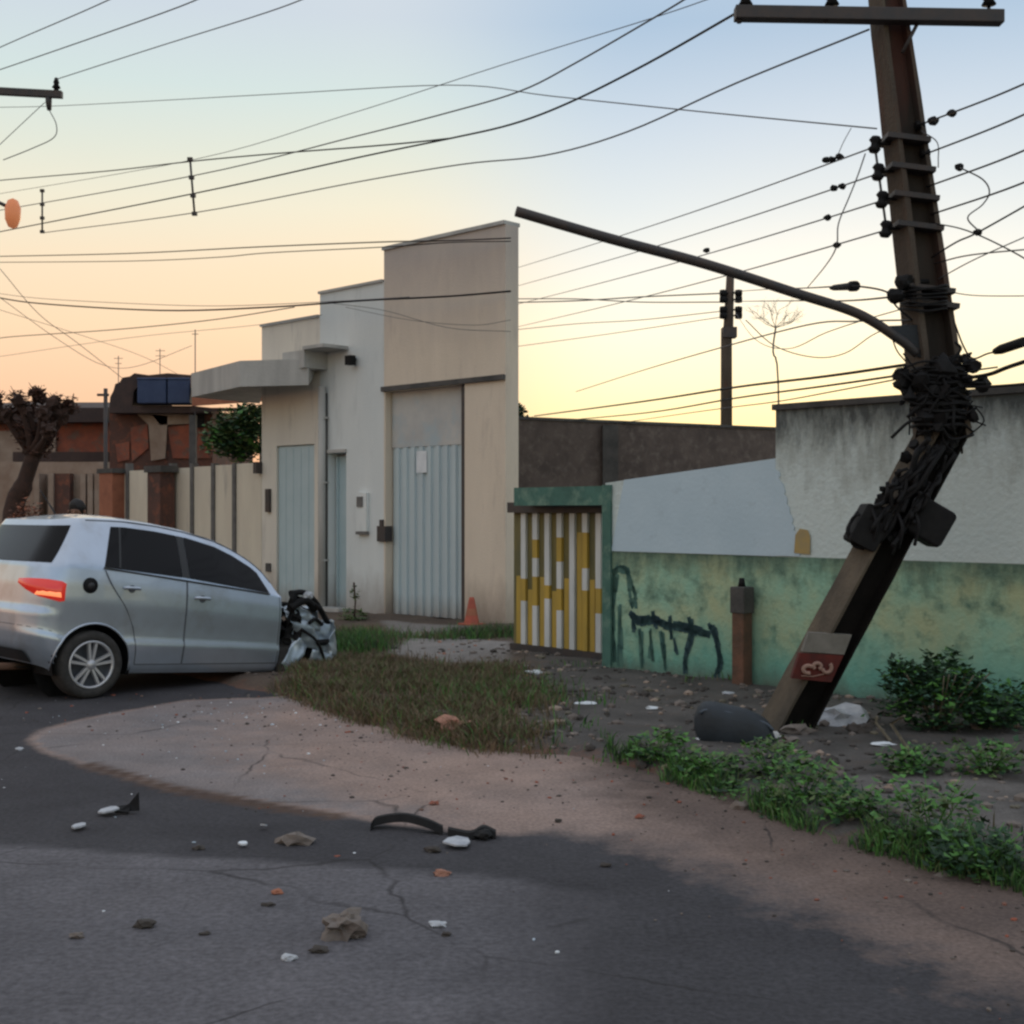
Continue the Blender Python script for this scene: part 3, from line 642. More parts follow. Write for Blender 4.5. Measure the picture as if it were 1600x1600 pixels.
# grass of the verge (left and right)
def in_ell(px, py): return True
r = random.Random(3); m = MB(); pts = []
gpoly = [(430,1080),(470,1040),(560,1040),(640,1048),(800,1052),(850,1075),(905,1120),(890,1160),(850,1186),(800,1184),(740,1176),(660,1160),(570,1135),(480,1100)]
GP = pl(*gpoly)
xs_ = [p[0] for p in GP]; ys_ = [p[1] for p in GP]
cand = np.array([(r.uniform(min(xs_), max(xs_)), r.uniform(min(ys_), max(ys_))) for _ in range(90000)])
dd_ = sdist(cand[:,0], cand[:,1], GP); nn = fn(cand[:,0], cand[:,1], 3.5, 9)
sel = cand[(dd_ > -.12+.3*np.array([r.random() for _ in range(len(cand))])) & (nn+.5*fn(cand[:,0], cand[:,1], 9, 4) > -.25+1.0*np.array([r.random() for _ in range(len(cand))])-.3) & (cand[:,0]/cand[:,1] < -.05+.10*np.array([r.random() for _ in range(len(cand))]))][:26000]
hz = verge_h(sel[:,0], sel[:,1])
blades(m, [(a, b, c) for (a, b), c in zip(sel, hz)], .105, .0035, 1, (0,0,0,0,1,1,2), 1.4)
blob(m, 545, 1020, 2600, .22, .35, .16, 4, (2,2,1,3)); blob(m, 600, 1045, 900, .3, .3, .09, 5, (0,1))
blob(m, 760, 1000, 1600, .35, .25, .13, 6, (2,3,1)); blob(m, 690, 1003, 500, .3, .15, .08, 7, (2,1)); blob(m, 560, 1005, 900, .3, .25, .14, 12, (2,1,0)); blob(m, 790, 1100, 900, .3, .5, .12, 8, (2,1))
g_ = m.build('verge_grass', [M['grass_dry'], M['grass_olive'], M['leaf'], M['leaf_dark']], org=(0,0,0)); tag(g_, 'dry olive grass covering the verge beside the wrecked car', 'grass', kind='stuff')
m = MB(); r = random.Random(5); pts = []
for _ in range(8000):
    x = r.uniform(.0, 5.5); y = r.uniform(5, 13)
    e = float(edged(np.array([x]), np.array([y]))[0]); k = float(fn(np.array([x]), np.array([y]), 3.0, 6)[0])
    if .02 < e < .9 and k > .05 or (e > .9 and k > .52): pts.append((x, y, vz(x, y)))
blades(m, pts, .07, .005, 3, (0,1,1,2), .9)
g_ = m.build('verge_grass', [M['grass_olive'], M['leaf'], M['leaf_dark']], org=(0,0,0)); tag(g_, 'sparse green grass on the rubble verge below the green wall', 'grass', kind='stuff')

m = MB(); r = random.Random(15)
for _ in range(230):
    t = r.random(); x = 1.0+t*1.5; y = float(np.interp(x, EX, EY))+r.uniform(.05,.42); z = vz(x, y)
    if fn(np.array([x]), np.array([y]), 4, 3)[0] < -.15: continue
    if 800+F*x/y > 1050 and 800+F*x/y < 1250 and 800+F*H0/y < 1192: continue
    leaves(m, (x, y, z+.03), .06, .06, .045, 9, .035, _, mis=(0,0,1,2))
pts = []
for _ in range(5200):
    t = r.random(); x = .6+t*2.0; y = float(np.interp(x, EX, EY))+r.uniform(.02,.5); k = fn(np.array([x]), np.array([y]), 5, 7)[0]
    if k < -.05 or (1050 < 800+F*x/y < 1250 and 800+F*H0/y < 1192): continue
    pts.append((x, y, vz(x, y)))
blades(m, pts, .10, .0034, 8, (0,0,2,1), 1.2)
g_ = m.build('ground_cover', [M['leaf'], M['leaf_dark'], M['leaf_pale']], org=(0,0,0)); tag(g_, 'low leafy ground cover along the kerb at right', 'ground cover', kind='stuff')
# individual weeds along the road edge on the right
weeds = [(1035,1200,.20,.17,'low leafy green weed at the kerb left of the broken pole'), (1110,1222,.20,.12,'spreading weed just below the dark slab'),
         (1205,1222,.24,.20,'tall dark green weed at the foot of the broken pole'), (1255,1262,.24,.20,'weed at the road edge below the leaning pole'),
         (1330,1290,.22,.15,'small weed on the road edge right of the pale stone'), (1455,1325,.28,.26,'bushy bright green weed alone on the kerb at right'),
         (1530,1365,.26,.18,'dark weed at the kerb close to the right edge'), (1545,1225,.24,.18,'bright low weed on the verge near the right edge'), (1425,1222,.20,.14,'olive weed in front of the dark green bush')]
for i, (x, y, rx, rz, lb) in enumerate(weeds):
    g = gp(x, y); z = vz(g.x, g.y); t_ = thing('weed', lb, 'weed', (g.x, g.y, z), group='weeds along the road edge')
    m = MB(); 
    for k in range(7):
        a = k*.9+i; m.tube([(g.x,g.y,z-.02),(g.x+math.cos(a)*rx*.4,g.y+math.sin(a)*rx*.4,z+rz*.6),(g.x+math.cos(a)*rx*.7,g.y+math.sin(a)*rx*.7,z+rz)], [.004,.003,.002], 5)
    m.build('stem', M['leaf'], t_)
    m = MB(); leaves(m, (g.x, g.y, z+rz*.45), rx*1.05, rx*.85, rz*.75, 520, .042, 20+i, mis=(0,0,1,2))
    m.build('foliage', [M['leaf'], M['leaf_dark'], M['leaf_pale']] if i not in (6,) else [M['leaf_dark'], M['leaf_dark'], M['leaf']], t_)
# dark green bush by the wall
g = gp(1465, 1150); t_ = thing('bush', 'dense dark green bush growing against the green wall', 'bush', (g.x, g.y, vz(g.x,g.y)))
m = MB(); r = random.Random(4)
for k in range(14):
    a = r.uniform(0,6.28); L = r.uniform(.2,.4); m.tube(cr([(g.x,g.y,0),(g.x+math.cos(a)*L*.5,g.y+math.sin(a)*L*.4,.25),(g.x+math.cos(a)*L,g.y+math.sin(a)*L*.7,.45)],3), [.008]*4+[.005]*3, 5)
m.build('stem', M['wood'], t_)
m = MB()
for (dx, dz, rx, rz, n_) in ((0,.20,.46,.24,1900),(-.18,.34,.22,.17,700),(.12,.33,.22,.15,700),(.38,.14,.28,.16,700),(-.02,.46,.07,.10,90),(-.28,.42,.06,.10,70),(.10,.50,.05,.08,60)):
    leaves(m, (g.x+dx, g.y, .05+dz), rx, min(rx,.34), rz, n_, .05, int(dx*100)+n_, mis=(0,0,0,1))
m.build('foliage', [M['leaf_dark'], M['leaf']], t_)
# weeds at the foot of the wall right edge
g = gp(1575, 1140); t_ = thing('bush', 'low shadowy shrub at the wall foot by the right edge', 'bush', (g.x, g.y, vz(g.x,g.y)))
m = MB(); m.tube([(g.x,g.y,0),(g.x,g.y,.2)], .01, 5); m.build('stem', M['wood'], t_)
m = MB(); leaves(m, (g.x, g.y, .16), .3, .2, .2, 900, .05, 9, mis=(0,1)); m.build('foliage', [M['leaf_dark'], M['leaf']], t_)
# shrub behind the fence
t_ = thing('shrub', 'leafy green shrub behind the panel fence beneath the canopy', 'shrub', (at(372,0,27).x, 27, 0))
m = MB(); m.tube([(at(372,0,27).x, 27, -.05), (at(375,0,27).x, 27, 2.6)], [.06,.03], 8); m.build('trunk', M['bark'], t_)
m = MB(); leaves(m, at(372,680,27), .72, .6, .62, 2600, .13, 11, mis=(0,0,1,1,2)); leaves(m, at(395,655,27), .4, .4, .4, 900, .12, 12, mis=(0,1)); m.build('crown', [M['leaf_pale'], M['leaf_dark'], M['leaf']], t_)
# pruned bare tree
Yt = 20.5
t_ = thing('pruned_tree', 'pruned dark tree with knobbly bare branches at the left edge', 'tree', (at(24,0,Yt).x, Yt, 0))
m = MB(); base = at(18, 800, Yt); base.z = -.05
m.tube(cr([base, at(22,800,Yt), at(36,760,Yt), at(52,712,Yt)], 5), [.17]*6+[.15]*5+[.12]*5, 10); m.build('trunk', M['bark'], t_)
m = MB(); r = random.Random(9)
tips = [(28,618),(40,632),(58,612),(64,640),(88,625),(92,650),(110,630),(8,640),(-5,620),(76,668)]
for k, (x, y) in enumerate(tips):
    s_ = at(48+r.uniform(-6,8), 716-r.uniform(0,14), Yt); e_ = at(x, y+6, Yt+r.uniform(-.5,.5)); mid = (s_+e_)/2+Vector((r.uniform(-.1,.1),0,r.uniform(-.12,.08)))
    m.tube(cr([s_, mid, e_], 5), [.085-.006*q_ for q_ in range(11)], 8)
    for q_ in range(3):
        m.rock(e_+Vector((r.uniform(-.06,.06), r.uniform(-.06,.06), r.uniform(-.06,.08))), r.uniform(.05,.11), k*3+q_, sub=2, rough=.6)
    for q_ in range(5):
        a = r.uniform(-1,1); m.tube([e_, e_+Vector((a*.15, r.uniform(-.1,.1), .12+r.random()*.1))], [.012,.004], 5)
m.build('branch', M['bark'], t_)
m = MB()
for k, (x, y) in enumerate(tips): leaves(m, at(x, y+2, Yt), .14, .14, .15, 130, .07, 50+k)
leaves(m, at(60,690,Yt), .38, .3, .35, 420, .07, 70); leaves(m, at(35,660,Yt), .3, .3, .3, 260, .07, 71)
m.build('crown', M['dead_leaf'], t_)
t_ = thing('shrub', 'rounded reddish brown shrub just behind the car roof', 'shrub', (at(40,0,18).x, 18, 0))
m = MB(); b = at(40,0,18); m.tube([(b.x,18,-.05),(b.x,18,1.2)], .03, 6); m.build('stem', M['bark'], t_)
m = MB(); leaves(m, (b.x,18,1.35), .26,.26,.42, 1500, .05, 31, mis=(0,1)); m.build('foliage', [M['terracotta'], M['dead_leaf']], t_)
# tall stalk by the narrow door, tree tip behind block wall, faint far tree
g = gp(553, 975); t_ = thing('weed', 'tall thin stalk standing in front of the narrow door', 'weed', (g.x,g.y,vz(g.x,g.y)))
m = MB(); a = at(553, 910, g.y); m.tube([(g.x,g.y,0),(g.x+.02,g.y,.3),(a.x,g.y,a.z)], [.012,.012,.014], 6); m.build('stem', M['bark'], t_)
m = MB(); leaves(m, (g.x+.02,g.y,.42), .07,.07,.16, 60, .05, 3); leaves(m, (g.x,g.y,.12), .22,.2,.12, 200, .06, 4); m.build('foliage', M['leaf_pale'], t_)
t_ = thing('tree', 'dark tree tip poking above the block wall', 'tree', (at(808,0,27).x, 27, 0))
b = at(806,650,27); m = MB(); m.tube([(b.x,27,-.05),(b.x,27,b.z)], [.12,.05], 8); m.build('trunk', M['bark'], t_)
m = MB(); leaves(m, at(810,655,27), .22,.3,.34, 900, .10, 15); m.build('crown', M['leaf_dark'], t_)
t_ = thing('bare_tree', 'faint leafless twiggy treetop far beyond the light arm', 'tree', (at(1218,0,30).x, 30, 0))
Yb = 30.0
m = MB(); b = at(1218,640,Yb); top_ = at(1212,512,Yb); m.tube(cr([(b.x,Yb,-.05), tuple(at(1216,600,Yb)), tuple(at(1208,550,Yb)), tuple(top_)], 4), .022, 6); m.build('trunk', M['cable_far'], t_)
m = MB(); r = random.Random(12)
def twig(p, d_, L, w_, dep):
    q_ = p+d_*L; mid = (p+q_)/2+Vector((r.uniform(-.1,.1), 0, r.uniform(-.05,.1)))*L
    m.tube([p, mid, q_], [w_, w_*.8, w_*.55], 5, cap=False)
    if dep:
        for k in range(3):
            e_ = (d_+Vector((r.uniform(-.9,.9), r.uniform(-.5,.5), r.uniform(-.5,.45)))).normalized(); twig(p.lerp(q_, .45+.27*k), e_, L*r.uniform(.5,.75), w_*.6, dep-1)
for k in range(7): twig(top_, Vector((-1+k*.36+r.uniform(-.1,.1), r.uniform(-.4,.4), r.uniform(.25,.7))).normalized(), .42, .010, 3)
m.build('branch', M['cable_far'], t_)

# ------------------------------------------------------------------ right side: block wall, painted wall, gate
t_ = thing('block_wall', 'dark weathered block wall behind the striped gate and pale panel', 'wall', (at(1000,800,24).x, 24, 0))
a = at(806,655,22.6); b = at(1330,676,26.0)
m = MB(); m.hexa([(a.x,a.y,-.1),(b.x,b.y,-.1),(b.x,b.y+.2,-.1),(a.x,a.y+.2,-.1)], [(a.x,a.y,a.z),(b.x,b.y,b.z),(b.x,b.y+.2,b.z),(a.x,a.y+.2,a.z)]); m.build('wall', M['block_wall'], t_)
c = at(953,665,23.4); m = MB(); m.box((c.x, 23.4, c.z/2), (.28,.3,c.z)); m.build('pier', M['dark_concrete'], t_)
m = MB(); a2 = a+Vector((0,-.03,0)); b2 = b+Vector((0,-.03,0)); m.hexa([(a2.x,a2.y,a.z),(b2.x,b2.y,b.z),(b2.x,b2.y+.26,b.z),(a2.x,a2.y+.26,a.z)], [(a2.x,a2.y,a.z+.05),(b2.x,b2.y,b.z+.05),(b2.x,b2.y+.26,b.z+.05),(a2.x,a2.y+.26,a.z+.05)]); m.build('coping', M['dark_concrete'], t_)

u945, u975, u1212, uEnd = WL.u(946), WL.u(976), WL.u(1213), WL.u(1760)
pw = thing('painted_wall', 'weathered wall painted white above and green below behind the broken pole', 'wall', WL.pt(u945))
zl, zr_ = WL.z(976,741), WL.z(1210,716)
m = MB()
b4 = [WL.pt(u945,0,-.1), WL.pt(u1212,0,-.1), WL.pt(u1212,-.2,-.1), WL.pt(u945,-.2,-.1)]
t4 = [WL.pt(u945,0,zl-.08), WL.pt(u1212,0,zr_), WL.pt(u1212,-.2,zr_), WL.pt(u945,-.2,zl-.08)]
m.hexa(b4, t4); m.build('wall', M['green_wall'], pw)['label'] = 'lower wall section'
zt_ = WL.z(1215,641)
m = MB(); WL.box(m, u1212+.002, uEnd, -.1, zt_, -.26, .012)
m.build('wall', M['green_wall'], pw)['label'] = 'taller wall section with mildewed top'
m = MB(); WL.box(m, u1212-.02, uEnd, zt_, zt_+.05, -.30, .04); m.build('coping', M['dark_concrete'], pw)
m = MB(); m.slab([WL.pt(WL.u(956), .003, 1.18), WL.pt(u1212-.002, .003, 1.18), WL.pt(u1212-.002, .003, zr_-.004), WL.pt(WL.u(976), .003, zl-.055)], WL.n.to_3d()*.006); m.build('painted_panel', M['panel_blue'], pw)
m = MB(); rg = random.Random(6); m.slab([WL.pt(WL.u(1213),.016,1.185)]+[WL.pt(WL.u(1250-32*(q_/26)**1.3+rg.uniform(-3,3)),.016,1.185+.72*q_/26) for q_ in range(27)]+[WL.pt(WL.u(1213),.016,1.93)], WL.n.to_3d()*.003); m.build('painted_panel', M['panel_blue'], pw)
m = MB(); pts = [(1241,864),(1266,866),(1266,838),(1262,828),(1250,826),(1243,836)]
m.slab([WL.pt(WL.u(x,.022), .022, WL.z(x,y,.022)) for x, y in pts], WL.n.to_3d()*.004); m.build('yellow_mark', M['yellow_mark'], pw)
# gate opening: pillar, teal beam, thin end post
m = MB(); WL.box(m, WL.u(944), WL.u(957), -.1, zl-.1, .004, .03); m.build('gate_pillar', M['teal_wall'], pw)
m = MB(); z0 = WL.z(811,790); WL.box(m, WL.u(803), u945-.002, z0, WL.z(811,762), -.2, 0.0); m.build('gate_beam', M['teal_wall'], pw)
# graffiti strokes
def stroke(mb, pts, wpx):
    P = []
    for i, (x, y) in enumerate(pts):
        P.append(WL.pt(WL.u(x,.006), .006, WL.z(x,y,.006)))
    wr = wpx*.0062
    for a, b in zip(P, P[1:]):
        d_ = (b-a); L = d_.length
        if L < 1e-6: continue
        d_.normalize(); s2 = WL.n.to_3d().cross(d_).normalized()*wr/2; d2 = d_*wr*.3
        mb.add([a-d2-s2, b+d2-s2, b+d2+s2, a-d2+s2], [(0,1,2,3)])
m = MB()
for st, wd in (([(985,962),(1000,972),(1020,968),(1042,976),(1062,978),(1085,985),(1108,990)], 16), ([(988,958),(990,985)], 9), ([(1022,960),(1024,982)], 9), ([(1048,966),(1050,1000)], 8),
               ([(1078,966),(1080,990),(1072,1030),(1070,1050)], 9), ([(1108,978),(1116,985),(1122,1010),(1126,1035),(1118,1056)], 10), ([(1052,1000),(1056,1018)], 6)): 
    for q_ in range(3):
        sm_ = cr([Vector((x+rnd.uniform(-3,3),y+rnd.uniform(-4,4),0)) for x,y in st], 3)
        for a_, b_ in zip(sm_, sm_[1:]): stroke(m, [(a_.x,a_.y),(b_.x,b_.y)], wd*rnd.uniform(.35,.85))
# thickness so that strokes are thin slabs of paint
m.build('graffiti', M['graffiti'], pw)
m = MB()
for st, wd in (([(955,900),(962,890),(975,888),(984,900),(988,930),(990,950)], 12), ([(960,900),(958,960),(956,1030)], 18), ([(970,950),(968,1040)], 10), ([(1000,985),(1002,1040)], 8), ([(1015,985),(1018,1030)], 8), ([(1035,990),(1038,1045)], 10)):
    for q_ in range(3):
        sm_ = cr([Vector((x+rnd.uniform(-4,4),y+rnd.uniform(-4,4),0)) for x,y in st], 3)
        for a_, b_ in zip(sm_, sm_[1:]): stroke(m, [(a_.x,a_.y),(b_.x,b_.y)], wd*rnd.uniform(.3,.9))
o = m.build('graffiti', M['graffiti_thin'], pw); o.location = o.location-WL.n.to_3d()*.003; o['label'] = 'faded teal brush strokes'
# striped gate, set back
gt = thing('striped_gate', 'yellow and white striped metal gate left of the painted wall', 'gate', WL.pt(WL.u(870,-.3), -.3))
go = -.32; GB = .13
m = MB(); WL.box(m, WL.u(803,go), WL.u(950,go), GB, WL.z(811,797,go), go-.03, go); m.build('backing_sheet', M['gate_back'], gt)
m = MB(); WL.box(m, WL.u(802,go), WL.u(950,go), WL.z(811,801,go), WL.z(811,785,go), go-.06, go+.09); m.build('top_rail', M['dark_metal'], gt)
m = MB(); WL.box(m, WL.u(802,go), WL.u(946,go), .03, GB, go-.05, go+.05); m.build('gap_shade', M['dark_metal'], gt)  # dark strip standing in for the shadow beneath the gate
ztop = WL.z(811,802,go); seqs = [[.52,.98],[.58,.78,.40,.0],[.50,.0],[.58,.76,.48,.0],[],[.50,.86,.26,.0],[.30,.52]]
slx = [821,839,858,877,897,917,938]; r = random.Random(2)
for i, x in enumerate(slx):
    m = MB(); u_ = WL.u(x,go); hw = .036
    cuts = [GB+.002]; yel = []
    zones = {0:[(.33,.50)],1:[(.66,.80),(.30,.52)],2:[(.36,.46)],3:[(.64,.82),(.28,.44)],4:[],5:[(.60,.86),(.0,.44)],6:[(.28,.46)]}[i]
    Hh = ztop-GB; zs = sorted({0,1,*[k for z_ in zones for k in z_]})
    for a, b in zip(zs, zs[1:]):
        y_ = any(z_[0] <= a and b <= z_[1] for z_ in zones)
        WL.box(m, u_-hw, u_+hw, GB+.002+Hh*a, GB+.002+Hh*b, go+.002, go+.035, 1 if y_ else 0)
    m.build('slat', [M['gate_white'], M['gate_yellow']], gt)
for i, x in enumerate([812,830,849,868,887,907,927]):
    m = MB(); u_ = WL.u(x,go); zt0 = GB+(ztop-GB)*(.42 if i % 2 else .52)
    if i == 5: zt0 = GB+(ztop-GB)*.86
    WL.box(m, u_-.035, u_+.035, GB+.002, zt0, go+.002, go+.016); m.build('slat', M['gate_yellow'], gt)
# old rusty post in front of the wall
t_ = thing('old_post', 'short rusty post with a dark cap standing against the green wall', 'post', WL.pt(WL.u(1158,.12),.12))
m = MB(); WL.box(m, WL.u(1150,.12), WL.u(1168,.12), -.05, WL.z(1158,918,.12), .05, .18); m.build('shaft', M['rust'], t_, bevel=.008)
m = MB(); WL.box(m, WL.u(1148,.12), WL.u(1170,.12), WL.z(1158,958,.12), WL.z(1158,917,.12)+.003, .04, .19); m.build('sleeve', M['dark_concrete'], t_, bevel=.01)
m = MB(); m.tube([WL.pt(WL.u(1159,.12),.12,WL.z(1158,917,.12)), WL.pt(WL.u(1159,.12),.12,WL.z(1158,903,.12))], [.035,.022], 10); m.build('cap', M['black'], t_)

# ------------------------------------------------------------------ distant utility pole (right)
Yf = 27.5
fp = thing('utility_pole', 'slim distant utility pole rising behind the block wall', 'utility pole', (at(1137,0,Yf).x, Yf, 0))
def PF(x, y, dy=0): return at(x, y, Yf+dy)
b = PF(1135,800); m = MB(); m.tube([(b.x,Yf,-.05), tuple(PF(1135,520)), tuple(PF(1138,512)), tuple(PF(1141,432))], [.14,.12,.11,.085], 10); m.build('shaft', M['pole'], fp)
for (y) in (458, 468, 484, 493):
    for sx in (-11, 13):
        m = MB(); c = PF(1141+sx, y, -.1); m.lathe([(0,-.08),(.07,-.07),(.08,0),(.07,.07),(0,.08)], c, (1,0,0), 10); m.tube([c, PF(1141, y, -.05)], .02, 6); m.build('insulator', M['black'], fp)
m = MB(); c = PF(1139, 520); m.box(c, (.30,.30,.22)); m.build('clamp', M['dark_metal'], fp)

# ------------------------------------------------------------------ broken utility pole
YP = 8.91
def P(x, y, dy=0): return at(x, y, YP+dy)
bp = thing('broken_utility_pole', 'broken concrete utility pole folded in two and tangled with black cables', 'utility pole', gp(1212,1152))
def shaft(mb, A, B, a0, b0, a1, b1, th, n=14, fl=.30, jag0=0, jag1=0, seed=0):
    """double-T shaft between A and B; a,b half sizes; th turns the section about the axis"""
    A = Vector(A); B = Vector(B); ax = (B-A).normalized(); X = Vector((0,1,0)).cross(ax).normalized(); Yv = ax.cross(X)
    X, Yv = X*math.cos(th)+Yv*math.sin(th), -X*math.sin(th)+Yv*math.cos(th)
    L = (B-A).length; rr_ = random.Random(seed); vs = []; K = 12
    for i in range(n+1):
        t = i/n; a = a0+(a1-a0)*t; b = b0+(b1-b0)*t; f = fl*a; w_ = .30*b
        sec = [(-a,-b),(-a+f,-b),(-a+f,-w_),(a-f,-w_),(a-f,-b),(a,-b),(a,b),(a-f,b),(a-f,w_),(-a+f,w_),(-a+f,b),(-a,b)]
        for (x, y) in sec:
            j = 0
            if i == 0 and jag0: j = rr_.uniform(-jag0, jag0)
            if i == n and jag1: j = rr_.uniform(-jag1, jag1)
            vs.append(A+ax*(L*t+j)+X*(x+rr_.uniform(-.003,.003))+Yv*(y+rr_.uniform(-.003,.003)))
    for k in range(K):
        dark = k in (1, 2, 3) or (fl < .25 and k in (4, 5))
        q_ = [(i*K+k, i*K+(k+1) % K, (i+1)*K+(k+1) % K, (i+1)*K+k) for i in range(n)]
        b_ = len(mb.v)
        if k == 0: mb.v += [Vector(p) for p in vs]; base_ = b_
        for f in q_:
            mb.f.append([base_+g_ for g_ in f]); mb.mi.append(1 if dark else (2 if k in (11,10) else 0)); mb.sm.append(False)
    for i in (0, n):
        ids = [base_+i*K+k for k in range(K)]
        mb.f.append([ids[0], ids[1], ids[10], ids[11]]); mb.f.append([ids[2], ids[3], ids[8], ids[9]]); mb.f.append([ids[4], ids[5], ids[6], ids[7]])
        mb.mi += [1,1,1]; mb.sm += [False]*3
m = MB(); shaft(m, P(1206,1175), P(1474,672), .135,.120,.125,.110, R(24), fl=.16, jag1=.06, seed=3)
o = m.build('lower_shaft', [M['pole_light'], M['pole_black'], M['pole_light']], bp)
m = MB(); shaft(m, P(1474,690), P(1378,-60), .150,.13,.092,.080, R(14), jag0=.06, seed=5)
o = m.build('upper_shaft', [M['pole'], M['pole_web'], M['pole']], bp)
# broken ends: rebars and lumps
m = MB(); r = random.Random(8)
for k in range(8):
    x = 1440+k*9; m.tube(cr([P(x, 700+r.uniform(-5,10), r.uniform(-.1,.1)), P(x+r.uniform(-6,6), 672, r.uniform(-.12,.1)), P(x+r.uniform(-16,16), 645, r.uniform(-.12,.1))], 4), .008, 5)
for k in range(16): m.rock(P(1475+r.uniform(-34,34), 668+r.uniform(-16,22), r.uniform(-.12,.08)), r.uniform(.03,.075), k, sub=1, rough=.5)
m.build('broken_joint', M['pole_black'], bp)
# plates
m = MB(); m.slab([P(1264,988,-.17), P(1331,992,-.17), P(1319,1023,-.17), P(1254,1018,-.17)], (0,.06,0)); m.build('grey_band', M['sign_grey'], bp)
m = MB(); m.slab([P(1250,1020.5,-.18), P(1318,1024,-.18), P(1299,1066,-.18), P(1237,1060,-.18)], (0,.06,0)); rp = m.build('red_plate', M['sign_red'], bp)
m = MB()
def loop(cx, cy, rx, ry, t0=0, t1=6.3, n=14): return [P(cx+rx*math.cos(t0+(t1-t0)*i/n), cy+ry*math.sin(t0+(t1-t0)*i/n), -.186) for i in range(n+1)]
m.tube(loop(1263,1046,8,6,1.2,5.6), .015, 6); m.tube(loop(1277,1041,6,5,2.2,7.5), .014, 6); m.tube(loop(1292,1043,7,8,-.8,3.0), .014, 6); m.tube([P(1252,1056,-.186), P(1270,1057,-.186), P(1288,1053,-.186)], .004, 5); m.build('painted_mark', M['sign_white'], rp)
# splice boxes on the lower piece
def rbox(mb, c, L_, W_, D_, ang, n=16):
    ax = Vector((math.cos(ang), 0, math.sin(ang))); p = Vector((-math.sin(ang), 0, math.cos(ang))); c = Vector(c)
    pr = []
    for sx, sy in ((1,1),(-1,1),(-1,-1),(1,-1)):
        for k in range(4):
            a = math.atan2(sy, sx)-math.pi/4+k*math.pi/6; rr_ = W_*.13
            pr.append(((L_/2-rr_)*sx+rr_*math.cos(a), (W_/2-rr_)*sy+rr_*math.sin(a)))
    mb.slab([c+ax*x+p*y+Vector((0,-D_/2,0)) for x, y in pr], (0, D_, 0))
m = MB(); rbox(m, P(1449,816,-.04), .27, .27, .22, R(60)); m.build('junction_box', M['black'], bp, bevel=.02)
m = MB(); rbox(m, P(1356,824,-.07), .29, .20, .20, R(62)); m.build('junction_box', M['black'], bp, bevel=.02)
m = MB(); lp = [P(1345+15*math.cos(a)-4, 830+26*math.sin(a), -.12) for a in [k*.5 for k in range(14)]]; m.tube(cr(lp,3), .009, 6); m.tube(cr([P(1340,800,-.1), P(1324,828,-.12), P(1336,852,-.1), P(1350,858,-.1)],5), .012, 6)
for x,y in ((1360,790),(1400,795),(1425,790)): m.tube(cr([P(x,y,-.15), P(x+10,y+30,-.2), P(x+4,y+62,-.15)],4), .012, 6)
m.build('coiled_cable', M['cable'], bp)
# cable strapped up the lower piece
m = MB(); r = random.Random(18)
for k in range(26):
    o_ = r.uniform(-36,34); t0, t1 = sorted((r.uniform(0,.6), r.uniform(.4,1.05))); t1 = max(t1, t0+.25); pts = []
    for q_ in range(6):
        t = t0+(t1-t0)*q_/5; x = 1470-(1470-1368)*t; y = 680+(845-680)*t; pts.append(P(x+o_*.88+r.uniform(-6,6), y+o_*.47+r.uniform(-6,6), -.13-r.uniform(0,.09)))
    m.tube(cr(pts,4), r.uniform(.008,.022), 6)
for k in range(30):
    t = r.uniform(0,1); o_ = r.uniform(-34,32); m.rock(P(1470-102*t+o_*.88, 680+165*t+o_*.47, -.10), r.uniform(.02,.05), k, sub=1, rough=.6)
m.build('strapped_cables', M['black'], bp)
# big tangle at the joint
m = MB(); r = random.Random(33)
for k in range(40):
    cx, cy = 1470+r.gauss(0,16), 612+r.gauss(0,22); pts = []; a_ = r.choice((r.gauss(0,.35), r.gauss(0,.35), r.uniform(-1.6,1.6))); L_ = r.uniform(26,60)
    for q_ in range(5):
        t = q_/2-1; pts.append(P(cx+math.cos(a_)*L_*t+r.gauss(0,5), cy+math.sin(a_)*L_*t+r.gauss(0,7), -.15-.05*(1-t*t)+r.uniform(-.03,.03)))
    m.tube(cr(pts,5), r.uniform(.004,.013), 6)
for k in range(44):
    m.rock(P(1470+r.gauss(0,26), 610+r.gauss(0,26), r.uniform(-.20,-.02)), r.uniform(.025,.075), k+7, sub=1, rough=.7)
for k in range(9):
    y = 575+k*11; m.tube(cr([P(1424,y+4,0), P(1440,y,-.18), P(1470,y+2,-.2), P(1500,y,-.18), P(1516,y+5,0)],4), .013, 6)
for k in range(7):
    x = 1415+r.uniform(0,110); y = 618+r.uniform(0,20); m.tube(cr([P(x,y,-.12), P(x+r.uniform(-14,14),y+22,-.12), P(x+r.uniform(-22,22),y+r.uniform(35,60),-.1)],4), .006, 5)
m.build('cable_tangle', M['black'], bp)['label'] = 'large black tangle round the broken joint'
m = MB()
for k in range(7):
    y = 448+k*6; m.tube(cr([P(1408,y+r.uniform(-3,3),0), P(1425,y,-.17), P(1450,y+r.uniform(-4,4),-.19), P(1476,y-2,-.17), P(1482,y,0)],4), r.uniform(.006,.012), 6)
m.build('cable_tangle', M['black'], bp)
for (x, y) in ((1410,598),(1408,586),(1520,572),(1535,600),(1398,462),(1412,440)):
    m = MB(); c = P(x,y,-.12); m.rock(c, .055, int(x), sub=2, rough=.3); m.tube([c, P(1450,y,-.05)], .018, 6); m.build('clamp', M['black'], bp)
